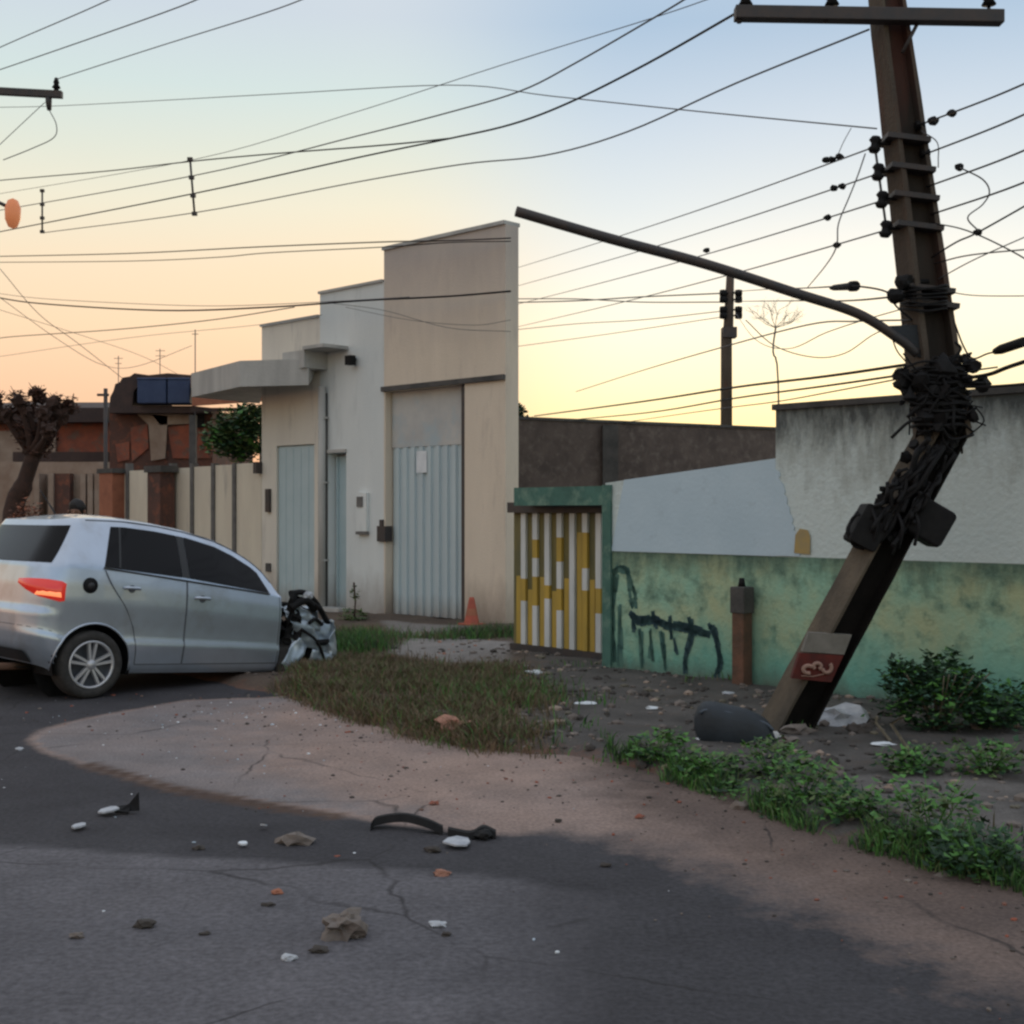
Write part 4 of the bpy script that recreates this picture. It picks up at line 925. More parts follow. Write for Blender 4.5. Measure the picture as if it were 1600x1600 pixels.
# rack insulators
for (x, y) in ((1367,226),(1372,269),(1378,312),(1384,358)):
    m = MB(); c = P(x,y,-.05); m.lathe([(0,-.055),(.03,-.055),(.045,-.03),(.028,-.01),(.028,.01),(.045,.03),(.03,.055),(0,.055)], c, (.15,0,1), 14)
    m.tube([c, P(x+45,y-4,0)], .014, 6); m.build('insulator', M['black'], bp)
m = MB(); m.tube([P(1368,236,-.05), P(1384,350,-.05)], .009, 6); m.build('insulator_rod', M['cable_far'], bp)
for (x, y) in ((1436,196),(1444,240)):
    m = MB(); m.tube([P(x-6,y,-.05), P(x+8,y-1,-.05)], .03, 8); m.build('clamp', M['black'], bp)
# metal straps round the shaft
for (x, y) in ((1412,222),(1419,268),(1424,312),(1430,358),(1446,455),(1452,478),(1470,590)):
    m = MB(); hw = .155+(y-200)*.00008; m.box(P(x,y), (hw*1.9, .27, .035), Matrix.Rotation(R(7),3,'Y')); m.build('strap', M['dark_metal'], bp)
# crossarm with insulators and brace
m = MB(); a, b = P(1148,21,-.14), P(1566,28,-.14); ax = (b-a); L_ = ax.length; m.hexa([a+Vector((0,-.05,-.045)), b+Vector((0,-.05,-.045)), b+Vector((0,.05,-.045)), a+Vector((0,.05,-.045))], [a+Vector((0,-.05,.045)), b+Vector((0,-.05,.045)), b+Vector((0,.05,.045)), a+Vector((0,.05,.045))])
ca = m.build('crossarm', M['dark_metal'], bp, bevel=.006)
for x in (1165, 1300, 1545):
    m = MB(); c = P(x, 20, -.14); m.lathe([(0.0,.0),(.012,.0),(.012,.05),(.05,.055),(.03,.09),(.045,.10),(.025,.14),(0,.15)], c, (0,0,1), 12); m.build('insulator', M['black'], ca)
for x in (1155, 1290, 1550): 
    m = MB(); m.tube([P(x,24,-.14), P(x,36,-.14)], .018, 6); m.build('bolt', M['dark_metal'], ca)
m = MB(); m.tube([P(1436,32,-.12), P(1410,82,-.12)], .014, 6); m.build('brace', M['dark_metal'], ca)
# street-light arm
m = MB(); pts = cr([P(1432,552,-.10), P(1405,530,-.14), P(1340,490,-.2), P(1240,457,-.3), P(1100,412,-.4), P(950,372,-.5), P(806,330,-.6)], 8)
m.tube(pts, [.034]*len(pts), 10); arm = m.build('lamp_arm', M['dark_metal'], bp)
m = MB(); m.slab([P(1388,509,-.11), P(1440,507,-.11), P(1440,560,-.11), P(1426,548,-.11)], (0,.04,0)); m.build('bracket_plate', M['slate'], arm)
# left off-frame pole whose crossarm shows at the upper left
YL = 21.0
lp_ = thing('utility_pole', 'utility pole at the far left with dark crossarm and orange street lamp', 'utility pole', (at(-70,0,YL).x, YL, 0))
m = MB(); b = at(-70,0,YL); m.tube([(b.x,YL,-.05),(b.x,YL,at(0,90,YL).z)], [.16,.10], 12); m.build('shaft', M['pole'], lp_)
m = MB(); a, b = at(-200,132,YL-.15), at(97,148,YL-.15); m.hexa([a+Vector((0,-.05,-.055)), b+Vector((0,-.05,-.055)), b+Vector((0,.05,-.055)), a+Vector((0,.05,-.055))], [a+Vector((0,-.05,.055)), b+Vector((0,-.05,.055)), b+Vector((0,.05,.055)), a+Vector((0,.05,.055))])
xa = m.build('crossarm', M['dark_metal'], lp_)
m = MB(); c = at(88,141,YL-.15); m.lathe([(0,0),(.04,0),(.04,.03),(.07,.04),(.035,.10),(.05,.12),(.025,.2),(0,.21)], c, (0,0,1), 12); m.build('insulator', M['black'], xa)
m = MB(); m.tube([at(76,150,YL-.15), at(76,160,YL-.15), at(77,172,YL-.15)], [.05,.05,.035], 10); m.build('insulator', M['dark_metal'], xa)
m = MB(); m.tube(cr([at(-70,300,YL), at(-40,300,YL-.3), at(10,322,YL-.5)],4), .03, 8); la = m.build('lamp_arm', M['dark_metal'], lp_)
m = MB(); c = at(20,333,YL-.5); m.lathe([(0,-.25),(.07,-.22),(.12,-.1),(.125,.08),(.08,.2),(0,.24)], c, (0,0,1), 14); m.build('lamp_head', M['orange_lens'], la)

# ------------------------------------------------------------------ cables
def wire(label, pts, r_, group='overhead cables', material='cable', n=6, name='overhead_cable', cat='cable'):
    p3 = cr([at(x, y, Y) for x, y, Y in pts], n)
    m = MB(); m.tube(p3, r_, 6)
    o = m.build(name, M[material], org=p3[0]); tag(o, label, cat, group); return o
def ww(*a): return a
# left spans, rising to the right and continuing over the gap between the buildings
wire('short cable crossing the extreme upper left corner', [(-30,88,22),(20,65,21),(125,20,18),(200,-14,16)], .008, material='cable_far')
wire('second cable from the corner at upper left above the small crossarm', [(-30,118,22),(20,102,21),(255,20,16),(340,-16,15)], .008, material='cable_far')
wire('cable rising from the insulator on the small left crossarm', [(88,124,20.8),(240,75,18),(415,20,15),(500,-12,14)], .007, material='cable_far')
wire('single almost level cable crossing both halves high under the crossarm', [(-20,168,24),(100,165,23),(430,147,18),(700,133,15),(860,150,12.5),(1100,175,10.5),(1370,201,8.95)], .0055, material='cable_far')
wire('thin cable leaving the taller spacer bar and rising steeply past the top middle', [(-20,306,24),(300,250,18),(540,180,15),(789,100,12.5),(1020,28,11),(1120,-6,10.5)], .0042, material='cable_far')
wire('highest of the three thick cables climbing to the upper right', [(-20,332,24),(300,275,18),(560,212,15),(700,176,13.5),(811,143,12),(900,98,11.2),(1035,20,10),(1090,-14,9.6)], .0075, material='cable_far')
wire('middle of the three thick cables, ending at the left tip of the crossarm', [(-20,366,24),(300,303,18),(560,246,15),(700,217,13.4),(800,194,12.2),(890,160,11.4),(1010,100,10.4),(1165,12,8.8)], .0095)
wire('lowest of the three thick cables, ending at the leaning pole', [(65,364,23),(300,333,18),(560,284,15),(720,257,13),(850,243,11.8),(980,206,10.8),(1150,130,9.8),(1358,46,8.8)], .007, material='cable_far')
wire('wavy upper cable of the bundle at left, meeting the thick cable near the centre', [(-20,284,24),(20,280,23),(170,267,20.5),(300,252,18),(430,240,16.5),(560,230,15),(640,223,14.2),(705,216,13.35)], .009)

# spacers
for x0, y0, x1, y1, Y, lb in ((66,298,66,362,22.8,'shorter spacer bar hanging on the left cable bundle'), (297,249,304,334,17.9,'taller dark spacer bar hanging on the left cable bundle')):
    m = MB(); m.tube([at(x0,y0,Y), at(x1,y1,Y)], .016, 6)
    for k in range(4): c = at(x0+(x1-x0)*k/3, y0+(y1-y0)*k/3, Y); m.box(c, (.07,.05,.05))
    o = m.build('cable_spacer', M['dark_metal'], org=at(x0,y0,Y)); tag(o, lb, 'cable spacer', 'spacers on the left cable bundle')
wire('upper strand of the twin cable over the pale parapet', [(-20,401,26),(200,396,23),(400,386,20),(600,378,18),(702,376,17.3),(798,372,16.95)], .0095)
wire('lower strand of the twin cable over the pale parapet', [(-20,410,26),(200,408,23),(340,402,21),(420,395,19.8),(600,386,18),(702,379,17.3),(798,377,16.95)], .0075)
wire('thick sagging cable running in front of the pale building', [(-20,462,26),(60,474,24.5),(250,485,21.8),(420,480,19.8),(560,470,18.3),(700,463,17.3),(798,455,16.9)], .014)
wire('second sagging cable just above the thick one at left', [(-20,456,26.2),(60,466,24.7),(200,474,22.3),(340,478,20.6),(500,472,18.8),(640,464,17.8)], .0055, material='cable_far')
wire('cable slanting up from the left edge to the thick sagging cable', [(-20,532,26),(20,526,25),(180,515,22.5),(330,500,20.7),(460,480,19.3)], .008)
wire('faint cable below the slanting one at left', [(-20,560,26),(200,528,23),(400,508,20.9),(503,492,19.75)], .004, material='cable_far')
wire('thin drop cable falling from the left edge towards the curved gable', [(0,420,26),(60,490,27),(120,535,28),(190,590,31)], .007, material='cable_far')
wire('thin cable sagging across the orange sky at left', [(0,465,26),(90,530,27),(160,570,28),(215,572,30),(300,540,31)], .006, material='cable_far')
wire('faint crossing cable over the brick house', [(-20,478,26),(140,528,28),(230,560,31),(305,600,31.5)], .005, material='cable_far')
wire('service cable curving over the beige gate wall', [(520,474,18.8),(600,485,18.2),(700,512,17.4),(798,518,16.95)], .0045, material='cable_far')
wire('lower service cable curving over the beige gate wall', [(540,480,18.7),(640,500,17.9),(740,508,17.2),(798,500,16.95)], .004, material='cable_far')
wire('looped jumper wire under the small left crossarm', [(77,172,20.8),(88,195,20.8),(84,215,20.8),(50,232,20.8),(5,250,20.8)], .008, material='cable_far')
wire('straight jumper wire left of the small crossarm insulator', [(70,160,20.8),(40,188,20.8),(-10,235,20.8)], .006, material='cable_far')
# right: four rack wires to the left (running on behind the pale building)
for i, (y0, x1, y1) in enumerate(((424,1365,230),(452,1370,272),(480,1377,314),(515,1383,360))):
    lb = ['topmost', 'second', 'third', 'lowest'][i]
    Ys = lambda x: 8.9+(1375-x)/(1375-790)*23
    pts = []
    for t in (0,.2,.4,.6,.8,1):
        x = 790+(x1-790)*t; y = y0+(y1-y0)*t+6*math.sin(math.pi*t); Yq = 1/(1/32.0+(1/8.86-1/32.0)*t); pts.append((x, y, Yq))
    wire(lb+' of the four insulator wires running left from the leaning pole', pts, .0058, 'insulator wires left of the leaning pole', 'cable_far')
for (x0,y0,x1,y1,lb) in ((1432,197,1680,95,'topmost wire leaving the leaning pole to the right'),(1440,243,1680,142,'second wire leaving the leaning pole to the right'),(1448,292,1680,200,'third wire leaving the leaning pole to the right'),(1455,335,1680,252,'fourth wire leaving the leaning pole to the right')):
    wire(lb, [(x0,y0,8.85),((x0+x1)/2,(y0+y1)/2+4,7.6),(x1,y1,6.5)], .006, 'wires right of the leaning pole')
wire('kinked wire rising then falling right of the leaning pole', [(1456,402,8.85),(1495,378,8.6),(1530,362,8.3),(1640,300,7.8)], .006, 'wires right of the leaning pole')
wire('wire falling to the right edge across the kinked one', [(1455,348,8.85),(1510,360,8.5),(1580,392,8.2),(1660,440,7.9)], .005, 'wires right of the leaning pole')
wire('nearly level short wire right of the cable clamp', [(1460,412,8.85),(1520,398,8.4),(1660,385,7.8)], .005, 'wires right of the leaning pole')
wire('slightly sagging thin wire at the height of the upper tangle on the right', [(1478,455,8.85),(1530,462,8.5),(1660,462,8.0)], .004, 'wires right of the leaning pole', 'cable_far')
wire('low wire slanting up right from the upper tangle', [(1466,436,8.85),(1530,402,8.5),(1660,345,8.0)], .004, 'wires right of the leaning pole', 'cable_far')
wire('looping jumper hanging between the right hand wires', [(1500,262,8.2),(1535,280,8.2),(1546,300,8.2),(1535,320,8.2),(1512,340,8.2),(1530,362,8.2)], .005, 'jumper loops at the leaning pole', 'cable_far')
wire('small square jumper close to the pole on the right', [(1440,205,8.8),(1464,222,8.6),(1466,250,8.5),(1466,262,8.5)], .004, 'jumper loops at the leaning pole', 'cable_far')
wire('long jumper hanging left of the rack insulators', [(1352,240,8.8),(1340,275,8.8),(1326,310,8.8),(1310,350,8.8),(1307,385,8.8),(1290,415,9.6),(1262,449,12.3)], .005, 'jumper loops at the leaning pole', 'cable_far')
wire('faint tie wire from the lone cable down to the rack', [(1330,200,8.8),(1318,222,8.8),(1308,245,8.8)], .003, 'jumper loops at the leaning pole', 'cable_far')
# small connectors on the wires
for i, (x, y, Y, lb) in enumerate(((1291,250,9.6,'left bead of three on the topmost insulator wire'),(1300,249,9.55,'middle bead of three on the topmost insulator wire'),(1312,245,9.5,'right bead of three on the topmost insulator wire'),(1303,294,9.6,'left bead of two on the second insulator wire'),(1316,291,9.5,'right bead of two on the second insulator wire'),(1293,340,9.6,'bead on the third insulator wire near the pole'),(1104,391,11.6,'lone bead far left on the third insulator wire'),(1308,383,9.5,'bead on the lowest insulator wire'),(1458,189,8.7,'larger bead on the topmost right hand wire'),(1487,177,8.5,'smaller bead on the topmost right hand wire'),(1499,261,8.4,'bead on the third right hand wire'),(1528,363,8.25,'bead where the two right hand wires cross'))):
    m = MB(); m.rock(at(x,y,Y), .024 if i != 8 else .03, i, sub=2, rough=.2, sx=1.3); o = m.build('wire_connector', M['black'], org=at(x,y,Y)); tag(o, lb, 'connector', 'connectors on the wires')
# telecom cables at mid height
wire('upper telecom cable from the distant pole to the black splice sleeve', [(1143,456,27.2),(1200,452,18),(1260,450,12.5),(1300,448,9.6),(1336,447,8.9),(1385,456,8.8),(1400,478,8.8),(1425,500,8.8)], .007)
m = MB(); a, b = at(1298,450,9.3), at(1337,447,8.95); m.tube([a, a.lerp(b,.15), a.lerp(b,.8), a.lerp(b,.82), b], [.012,.022,.028,.038,.038], 10); o = m.build('splice_sleeve', M['black'], org=a); tag(o, 'black tapered splice sleeve hanging on the upper telecom cable', 'splice sleeve')
wire('lower telecom cable from the distant pole to the leaning pole', [(1143,471,27.2),(1240,470,16),(1320,470,11),(1405,463,8.9)], .008)
wire('telecom cable left of the distant pole, upper', [(788,473,34),(900,470,32),(1000,464,30),(1135,458,27.4)], .016, material='cable_far')
wire('telecom cable left of the distant pole, lower', [(788,467,34),(900,467,32),(1000,472,30),(1135,472,27.4)], .014, material='cable_far')
wire('thin wire reaching the lower insulators of the distant pole from the left', [(788,517,36),(900,506,33),(1000,500,30),(1130,486,27.4)], .010, material='cable_far')
wire('lowest thin wire from the distant pole down to the left', [(788,544,36),(950,522,32),(1130,495,27.4)], .009, material='cable_far')
wire('cable slanting from the block wall up to the leaning pole behind the bare tree', [(900,612,26),(1000,580,20),(1120,545,14),(1260,508,11),(1340,502,9.4),(1425,500,8.85)], .007, material='cable_far')
wire('upper cable of the low bundle left of the pole tangle', [(835,650,26),(1000,628,17),(1150,605,12.6),(1290,588,10),(1415,570,8.8)], .012)
wire('middle cable of the low bundle left of the pole tangle', [(880,657,26),(1010,645,17),(1150,622,12.6),(1290,603,10),(1415,585,8.8)], .009)
wire('lowest cable of the low bundle left of the pole tangle', [(960,662,26),(1100,642,15),(1210,628,12),(1300,612,10.2),(1415,590,8.8)], .006, material='cable_far')
wire('slack wire looping below the street light arm', [(1165,500,9.4),(1210,540,9.4),(1270,558,9.2),(1320,552,9.0),(1370,520,8.9),(1425,505,8.85)], .004, material='cable_far')
wire('second slack wire right of the distant pole', [(1150,490,20),(1180,530,14),(1230,545,11),(1290,520,9.5),(1350,500,9.0),(1420,480,8.85)], .004, material='cable_far')
wire('short wire dropping from the arm bracket to the low tangle', [(1390,512,8.75),(1400,545,8.75),(1415,565,8.75)], .005)
wire('drooping wire right of the joint tangle', [(1490,500,8.75),(1505,540,8.7),(1520,560,8.7),(1545,552,8.6),(1580,545,8.3),(1660,520,7.8)], .006)
wire('thick cable leaving the joint tangle to the right edge', [(1500,592,8.75),(1545,585,8.4),(1580,572,8.0),(1680,540,7.2)], .014)
wire('lower cable leaving the joint tangle along the wall top', [(1505,605,8.75),(1545,604,8.4),(1600,600,8.0),(1680,590,7.4)], .010)
m = MB(); a, b = at(1555,549,8.45), at(1600,534,8.1); m.tube([a, a.lerp(b,.2), b], [.022,.032,.032], 10); o = m.build('splice_sleeve', M['black'], org=a); tag(o, 'black splice sleeve at the right edge beside the pole', 'splice sleeve')

# ------------------------------------------------------------------ crashed car
car = thing('crashed_car', 'silver four-door hatchback with tinted windows, right tail light lit and front end crushed', 'car', (-4.09, 11.24, 0.0), (0, R(4.3), R(45)), local=True)
ip = lambda x, t: float(np.interp(x, [a for a, _ in t], [b for _, b in t]))
Z0 = [(-.62,.33),(-.40,.27),(-.25,.21),(1.95,.20)]
ZB = [(-.62,1.10),(-.1,1.10),(.15,1.085),(.86,1.03),(1.7,.925),(1.95,.895)]
ZR = [(-.35,1.475),(-.1,1.50),(.3,1.51),(.6,1.492),(.9,1.455),(1.2,1.395),(1.4,1.325),(1.58,1.232),(1.70,1.14),(1.78,1.04),(1.84,.945),(1.88,.912),(1.95,.90)]
WZ = [(.2,.755),(.25,.785),(.42,.815),(.475,.822),(.50,.806),(.60,.808),(.80,.822),(.95,.815),(1.08,.795)]
RX = [(.2,-.50),(.33,-.585),(.45,-.60),(.66,-.60),(.70,-.565),(.90,-.555),(1.10,-.52)]
NL, NU = 30, 10
XF = 1.87
def ring(f):
    """f in 0..1 lower body, 1..2 glasshouse; returns outline points right side from rear centre to front"""
    zc = .2+f*.88 if f <= 1 else 1.08
    if f <= 1: w_, r_, rho = ip(zc, WZ), ip(zc, RX), .27
    else:
        g = f-1; w_ = .795-(.795-.600)*(g**1.08); r_ = -.52+.24*g; rho = .27-.10*g
    return w_, r_, rho
def SP(s, f):
    """surface point: s<0 measured across the rear (y=-|..|), else length coordinate"""
    w_, r_, rho = ring(f)
    if s < 0:                                   # rear straight: s from -1 (centre) to 0
        y = (1+s)*(w_-rho); x = r_+.035*(y/.6)**2
        x = r_+.02*(y/.6)**2
    elif s < 1:
        a = s*math.pi/2; x = r_+rho-rho*math.cos(a)+.02*((w_-rho)/.6)**2*(1-s); y = w_-rho+rho*math.sin(a)
    else:
        x = (r_+rho)+(XF-r_-rho)*(s-1); y = w_*(1-.035*((x-.75)/1.3)**2)*(1 if s > 1.3 else 1)
        y += (w_-w_*(1-.035*((r_+rho-.75)/1.3)**2))*max(0, 1-(s-1)/.25)
    zx = x
    if f > 1 and s > 1:
        dz_ = ip(x, ZR)-ip(x, ZB); k_ = min(1, dz_/.36); y = y+(.795*(1-.035*((x-.75)/1.3)**2)-y)*(1-k_)*.9
    if f <= 1: z = ip(zx, Z0)+(ip(zx, ZB)-ip(zx, Z0))*f
    else: z = ip(zx, ZB)+(ip(zx, ZR)-ip(zx, ZB))*(f-1)
    return Vector((x, -y, z))
def sx_(x, f):
    w_, r_, rho = ring(f); return 1+(x-r_-rho)/(XF-r_-rho)
def fz(x, z):
    a, b, c = ip(x, Z0), ip(x, ZB), ip(x, ZR)
    return (z-a)/(b-a) if z <= b else 1+(z-b)/max(c-b, .001)
def SXZ(x, z, off=0.0):
    f = max(0, min(2, fz(x, z))); s = sx_(x, f)
    if s < 1:
        w_, r_, rho = ring(f); k = max(-1, min(1, (r_+rho-x)/rho)); s = math.acos(k)/(math.pi/2)
    p = SP(s, f); return Vector((p.x, p.y-off, p.z))
SS = [-1+i/8 for i in range(8)]+[i/8 for i in range(8)]+[1+i/96 for i in range(97)]
FS = [i/NL for i in range(NL)]+[1+i/NU for i in range(NU+1)]
WR = .285; WC = (0.0, .285); AR = .345
bm = bmesh.new(); grid = {}
for side in (1, -1):
    for i, f in enumerate(FS):
        for j, s in enumerate(SS):
            p = SP(s, f); 
            dx, dz = p.x-WC[0], p.z-WC[1]; rr_ = math.hypot(dx, dz)
            if s >= .35 and abs(rr_-AR) < .021 and f < .9:
                p.x = WC[0]+dx/rr_*AR; p.z = WC[1]+dz/rr_*AR
            grid[side, i, j] = bm.verts.new((p.x, p.y*side, p.z))
for side in (1, -1):
    for i in range(len(FS)-1):
        for j in range(len(SS)-1):
            q_ = [grid[side,i,j], grid[side,i,j+1], grid[side,i+1,j+1], grid[side,i+1,j]]
            c = sum((v.co for v in q_), Vector())/4
            if abs(c.y) > .5 and math.hypot(c.x-WC[0], c.z-WC[1]) < AR: continue
            f_ = bm.faces.new(q_ if side == 1 else q_[::-1]); f_.smooth = True
# roof + windscreen cap
top = len(FS)-1; rows = []
for j in range(8, len(SS)):
    e = grid[1, top, j].co; row = []
    b_ = .05*min(1, max(0, (e.x+.27)/.35))
    for k in range(13):
        t = -1+2*k/12; row.append(bm.verts.new((e.x+.10*(1-t*t)*max(0,(e.x-.8)), e.y*t*-1*-1, e.z+b_*(1-abs(t)**2.2))))
    rows.append(row)
gl_idx = []
for a, b in zip(rows, rows[1:]):
    for k in range(12):
        f_ = bm.faces.new([a[k], a[k+1], b[k+1], b[k]]); f_.smooth = True
        if .98 < a[0].co.x: f_.material_index = 1
# front bulkhead + floor
for side in (1, -1): pass
v4 = [bm.verts.new(p) for p in ((XF-.01,-.78,.2),(XF-.01,.78,.2),(XF-.01,.76,.9),(XF-.01,-.76,.9))]; f_ = bm.faces.new(v4); f_.material_index = 2
v4 = [bm.verts.new(p) for p in ((-.48,-.5,.24),(-.48,.5,.24),(XF,.5,.24),(XF,-.5,.24))]; f_ = bm.faces.new(v4); f_.material_index = 2
v4 = [bm.verts.new(p) for p in ((.36,-.76,.215),(.36,.76,.215),(XF,.76,.215),(XF,-.76,.215))]; f_ = bm.faces.new(v4); f_.material_index = 2
me = bpy.data.meshes.new('body'); bmesh.ops.remove_doubles(bm, verts=bm.verts, dist=.0004); bmesh.ops.recalc_face_normals(bm, faces=bm.faces); bm.to_mesh(me); bm.free()
for k in ('silver','glass','black'): me.materials.append(M[k])
body = bpy.data.objects.new('body', me); COL.objects.link(body); body.parent = car; ORG[body.name] = Vector((0,0,0))
def spatch(mb, side, bl, br, tl, tr, off, nu=14, nv=6, topc=None, mi=0):
    """patch on the side between four (x,z) corners; topc = z function of x for the top edge"""
    vs = []
    for v in range(nv+1):
        for u in range(nu+1):
            a, b = u/nu, v/nv
            x0 = bl[0]+(br[0]-bl[0])*a; z0 = bl[1]+(br[1]-bl[1])*a
            x1 = tl[0]+(tr[0]-tl[0])*a; z1 = topc(x1) if topc else tl[1]+(tr[1]-tl[1])*a
            x = x0+(x1-x0)*b; z = z0+(z1-z0)*b; p = SXZ(x, z, off); vs.append(Vector((p.x, p.y*side, p.z)))
    W = nu+1; fs = [(v*W+u, v*W+u+1, (v+1)*W+u+1, (v+1)*W+u) for v in range(nv) for u in range(nu)]
    if side == -1: fs = [f[::-1] for f in fs]
    return mb.add(vs, fs, mi, True)
belt = lambda x: ip(x, ZB)
wtop = lambda x: ip(x, ZR)-.056-.02*max(0, x-1)
def seam(mb, side, pts, wd=.007, off=.0025):
    P_ = cr([Vector((x, z, 0)) for x, z in pts], 6)
    for a, b in zip(P_, P_[1:]):
        d_ = (b-a)
        if d_.length < 1e-6: continue
        d_ = d_.normalized(); nn_ = Vector((-d_.y, d_.x, 0))*wd/2; q_ = []
        for p in (a-nn_-d_*.001, b-nn_+d_*.001, b+nn_+d_*.001, a+nn_-d_*.001):
            s3 = SXZ(p.x, p.y, off); q_.append(Vector((s3.x, s3.y*side, s3.z)))
        mb.add(q_, [(0,1,2,3) if side == 1 else (3,2,1,0)])
def edge_patch(mb, side, left, right, off, nu=16, nv=22):
    """door skin between a left and a right edge curve x(z)"""
    vs = []
    for v in range(nv+1):
        b = v/nv
        for u in range(nu+1):
            a = u/nu; z0 = .288; xa, xb = left(b), right(b); x = xa+(xb-xa)*a; z1 = belt(x)-.012; z = z0+(z1-z0)*b
            p = SXZ(x, z, off); vs.append(Vector((p.x, p.y*side, p.z)))
    W = nu+1; fs = [(v*W+u, v*W+u+1, (v+1)*W+u+1, (v+1)*W+u) for v in range(nv) for u in range(nu)]
    if side == -1: fs = [f[::-1] for f in fs]
    return mb.add(vs, fs, 0, True)
rear_edge = lambda b: float(np.interp(b, [0,.15,.4,.62,.85,1], [.395,.39,.355,.27,.13,.07]))
def handle(parent, side, x, z):
    p = SXZ(x, z, .004); y = p.y*side; sg = -side
    m = MB(); m.tube(cr([(x-.075,y,z),(x-.05,y+sg*.030,z+.004),(x+.05,y+sg*.030,z),(x+.075,y,z-.004)],4), .013, 8)
    h_ = m.build('handle', M['silver'], parent)
    p = SXZ(x, z-.008, .0065); m = MB(); m.lathe([(0,0),(.034,0)], (x, p.y*side, z-.008), (0,-side,0), 14); m.build('handle_recess', M['seam'], h_)
for side in (1, -1):
    sn = 'right' if side == 1 else 'left'
    for nm, le, re_, hx, hz in (('rear', rear_edge, lambda b: .835, .31, .935), ('front', lambda b: .853, lambda b: 1.845, 1.0, .868)):
        m = MB(); edge_patch(m, side, le, re_, .0045); dd_o = m.build('door', M['silver'], car); dd_o['label'] = f'{sn} {nm} door'
        m = MB(); L_ = [(le(b)-.004, .284+(belt(le(b))-.012-.284)*b) for b in (0,.15,.4,.62,.85,1)]
        seam(m, side, L_, .012, .0025); seam(m, side, [(le(0)-.004,.283),((le(0)+re_(0))/2,.283),(re_(0)+.004,.283)], .010, .0025); seam(m, side, [(re_(0)+.004,.283),(re_(0)+.004,.6),(re_(0)+.004,belt(re_(1))-.01)], .012, .0025)
        m.build('door_gap', M['seam'], dd_o); handle(dd_o, side, hx, hz)
    m = MB(); spatch(m, side, (.06,belt(.06)+.014), (.80,belt(.80)+.012), (.17,0), (.80,0), .006, topc=wtop); w1 = m.build('window', M['glass'], car); w1['label'] = f'{sn} rear door window'
    m = MB(); spatch(m, side, (.19,belt(.19)+.02), (.21,belt(.21)+.02), (.24,0), (.26,0), .009, nu=1, topc=wtop); m.build('window_divider', M['trim'], w1)
    m = MB(); spatch(m, side, (.875,belt(.875)+.012), (1.735,belt(1.735)+.016), (.875,0), (1.64,0), .006, nu=30, topc=wtop); w2 = m.build('window', M['glass'], car); w2['label'] = f'{sn} front door window'
    m = MB(); spatch(m, side, (.803,belt(.8)+.012), (.872,belt(.875)+.012), (.803,0), (.872,0), .005, nu=3, topc=wtop); m.build('pillar', M['trim'], car)
    m = MB(); spatch(m, side, (.05,belt(.05)-.004), (1.74,belt(1.74)-.004), (.05,belt(.05)+.012), (1.74,belt(1.74)+.012), .010, nu=30, nv=1); m.build('belt_trim', M['trim'], car)
    pts = []
    for x in (-.05,.3,.6,.9,1.2,1.4,1.58,1.7,1.78): p = SXZ(x, ip(x,ZR)-.01, -.004); pts.append(Vector((p.x, p.y*side, p.z)))
    m = MB(); m.tube(cr(pts,3), .007, 6); m.build('roof_seam', M['seam'], car)
# fuel filler, open black hole
m = MB(); p = SXZ(-.07, .945, .004); fa = SXZ(-.12,.945,0); fb = SXZ(-.02,.945,0); fn_ = Vector((-(fb.y-fa.y)*-1, -(fb.x-fa.x), 0)).normalized(); m.lathe([(0,.008),(.060,.008),(.066,.002),(.068,-.03)], (p.x, p.y, p.z), fn_, 20); fc = m.build('fuel_filler', M['black'], car)
m = MB(); m.lathe([(0,.014),(.030,.014),(.034,.0)], (p.x+.004, p.y, p.z-.005), fn_, 14); m.build('fuel_cap', M['trim'], fc)
# tail lights (both corners)
def rpatch(mb, pts_lo, pts_hi, off, sides=(1,-1), mi=0, nv=5, dome=0):
    """patch given in (s,f): lists of lower and upper points"""
    for side in sides:
        vs = []; n_ = len(pts_lo)
        for v in range(nv+1):
            for u in range(n_):
                s_ = pts_lo[u][0]+(pts_hi[u][0]-pts_lo[u][0])*v/nv; f_ = pts_lo[u][1]+(pts_hi[u][1]-pts_lo[u][1])*v/nv
                p = SP(s_, f_); q_ = SP(s_+.01, f_); q2 = SP(s_, f_+.01); nn_ = (q_-p).cross(q2-p); nn_.normalize()
                if nn_.dot(Vector((-1,-1,.2))) < 0: nn_ = -nn_
                k = off+dome*math.sin(math.pi*v/nv)*math.sin(math.pi*u/max(1,n_-1)); p = p+nn_*k
                vs.append(Vector((p.x, p.y*side, p.z)))
        fs = [(v*n_+u, v*n_+u+1, (v+1)*n_+u+1, (v+1)*n_+u) for v in range(nv) for u in range(n_-1)]
        mb.add(vs, fs, mi, True)
for side in (1, -1):
    m = MB(); ss = [-.10, .05, .2, .35, .5, .65, .8, .9, .97, 1.0]
    lo = [(s, ip(s, [(-.10,.80),(.2,.735),(.5,.68),(.9,.655),(1.0,.67)])) for s in ss]; hi = [(s, ip(s, [(-.10,.845),(.2,.855),(.6,.86),(.9,.85),(1.0,.83)])) for s in ss]
    rpatch(m, lo, hi, .006, (side,), dome=.02)
    tl = m.build('tail_light', M['lamp_red'], car)
    if side == 1:
        tl['label'] = 'lit right tail light'
        m = MB(); lo2 = [(s, .695) for s in (.42,.55,.68,.8,.92)]; hi2 = [(s, .742) for s in (.48,.58,.70,.8,.90)]
        rpatch(m, lo2, hi2, .020, (side,), dome=.010, nv=3); m.build('bulb_glow', M['lamp_glow'], tl)
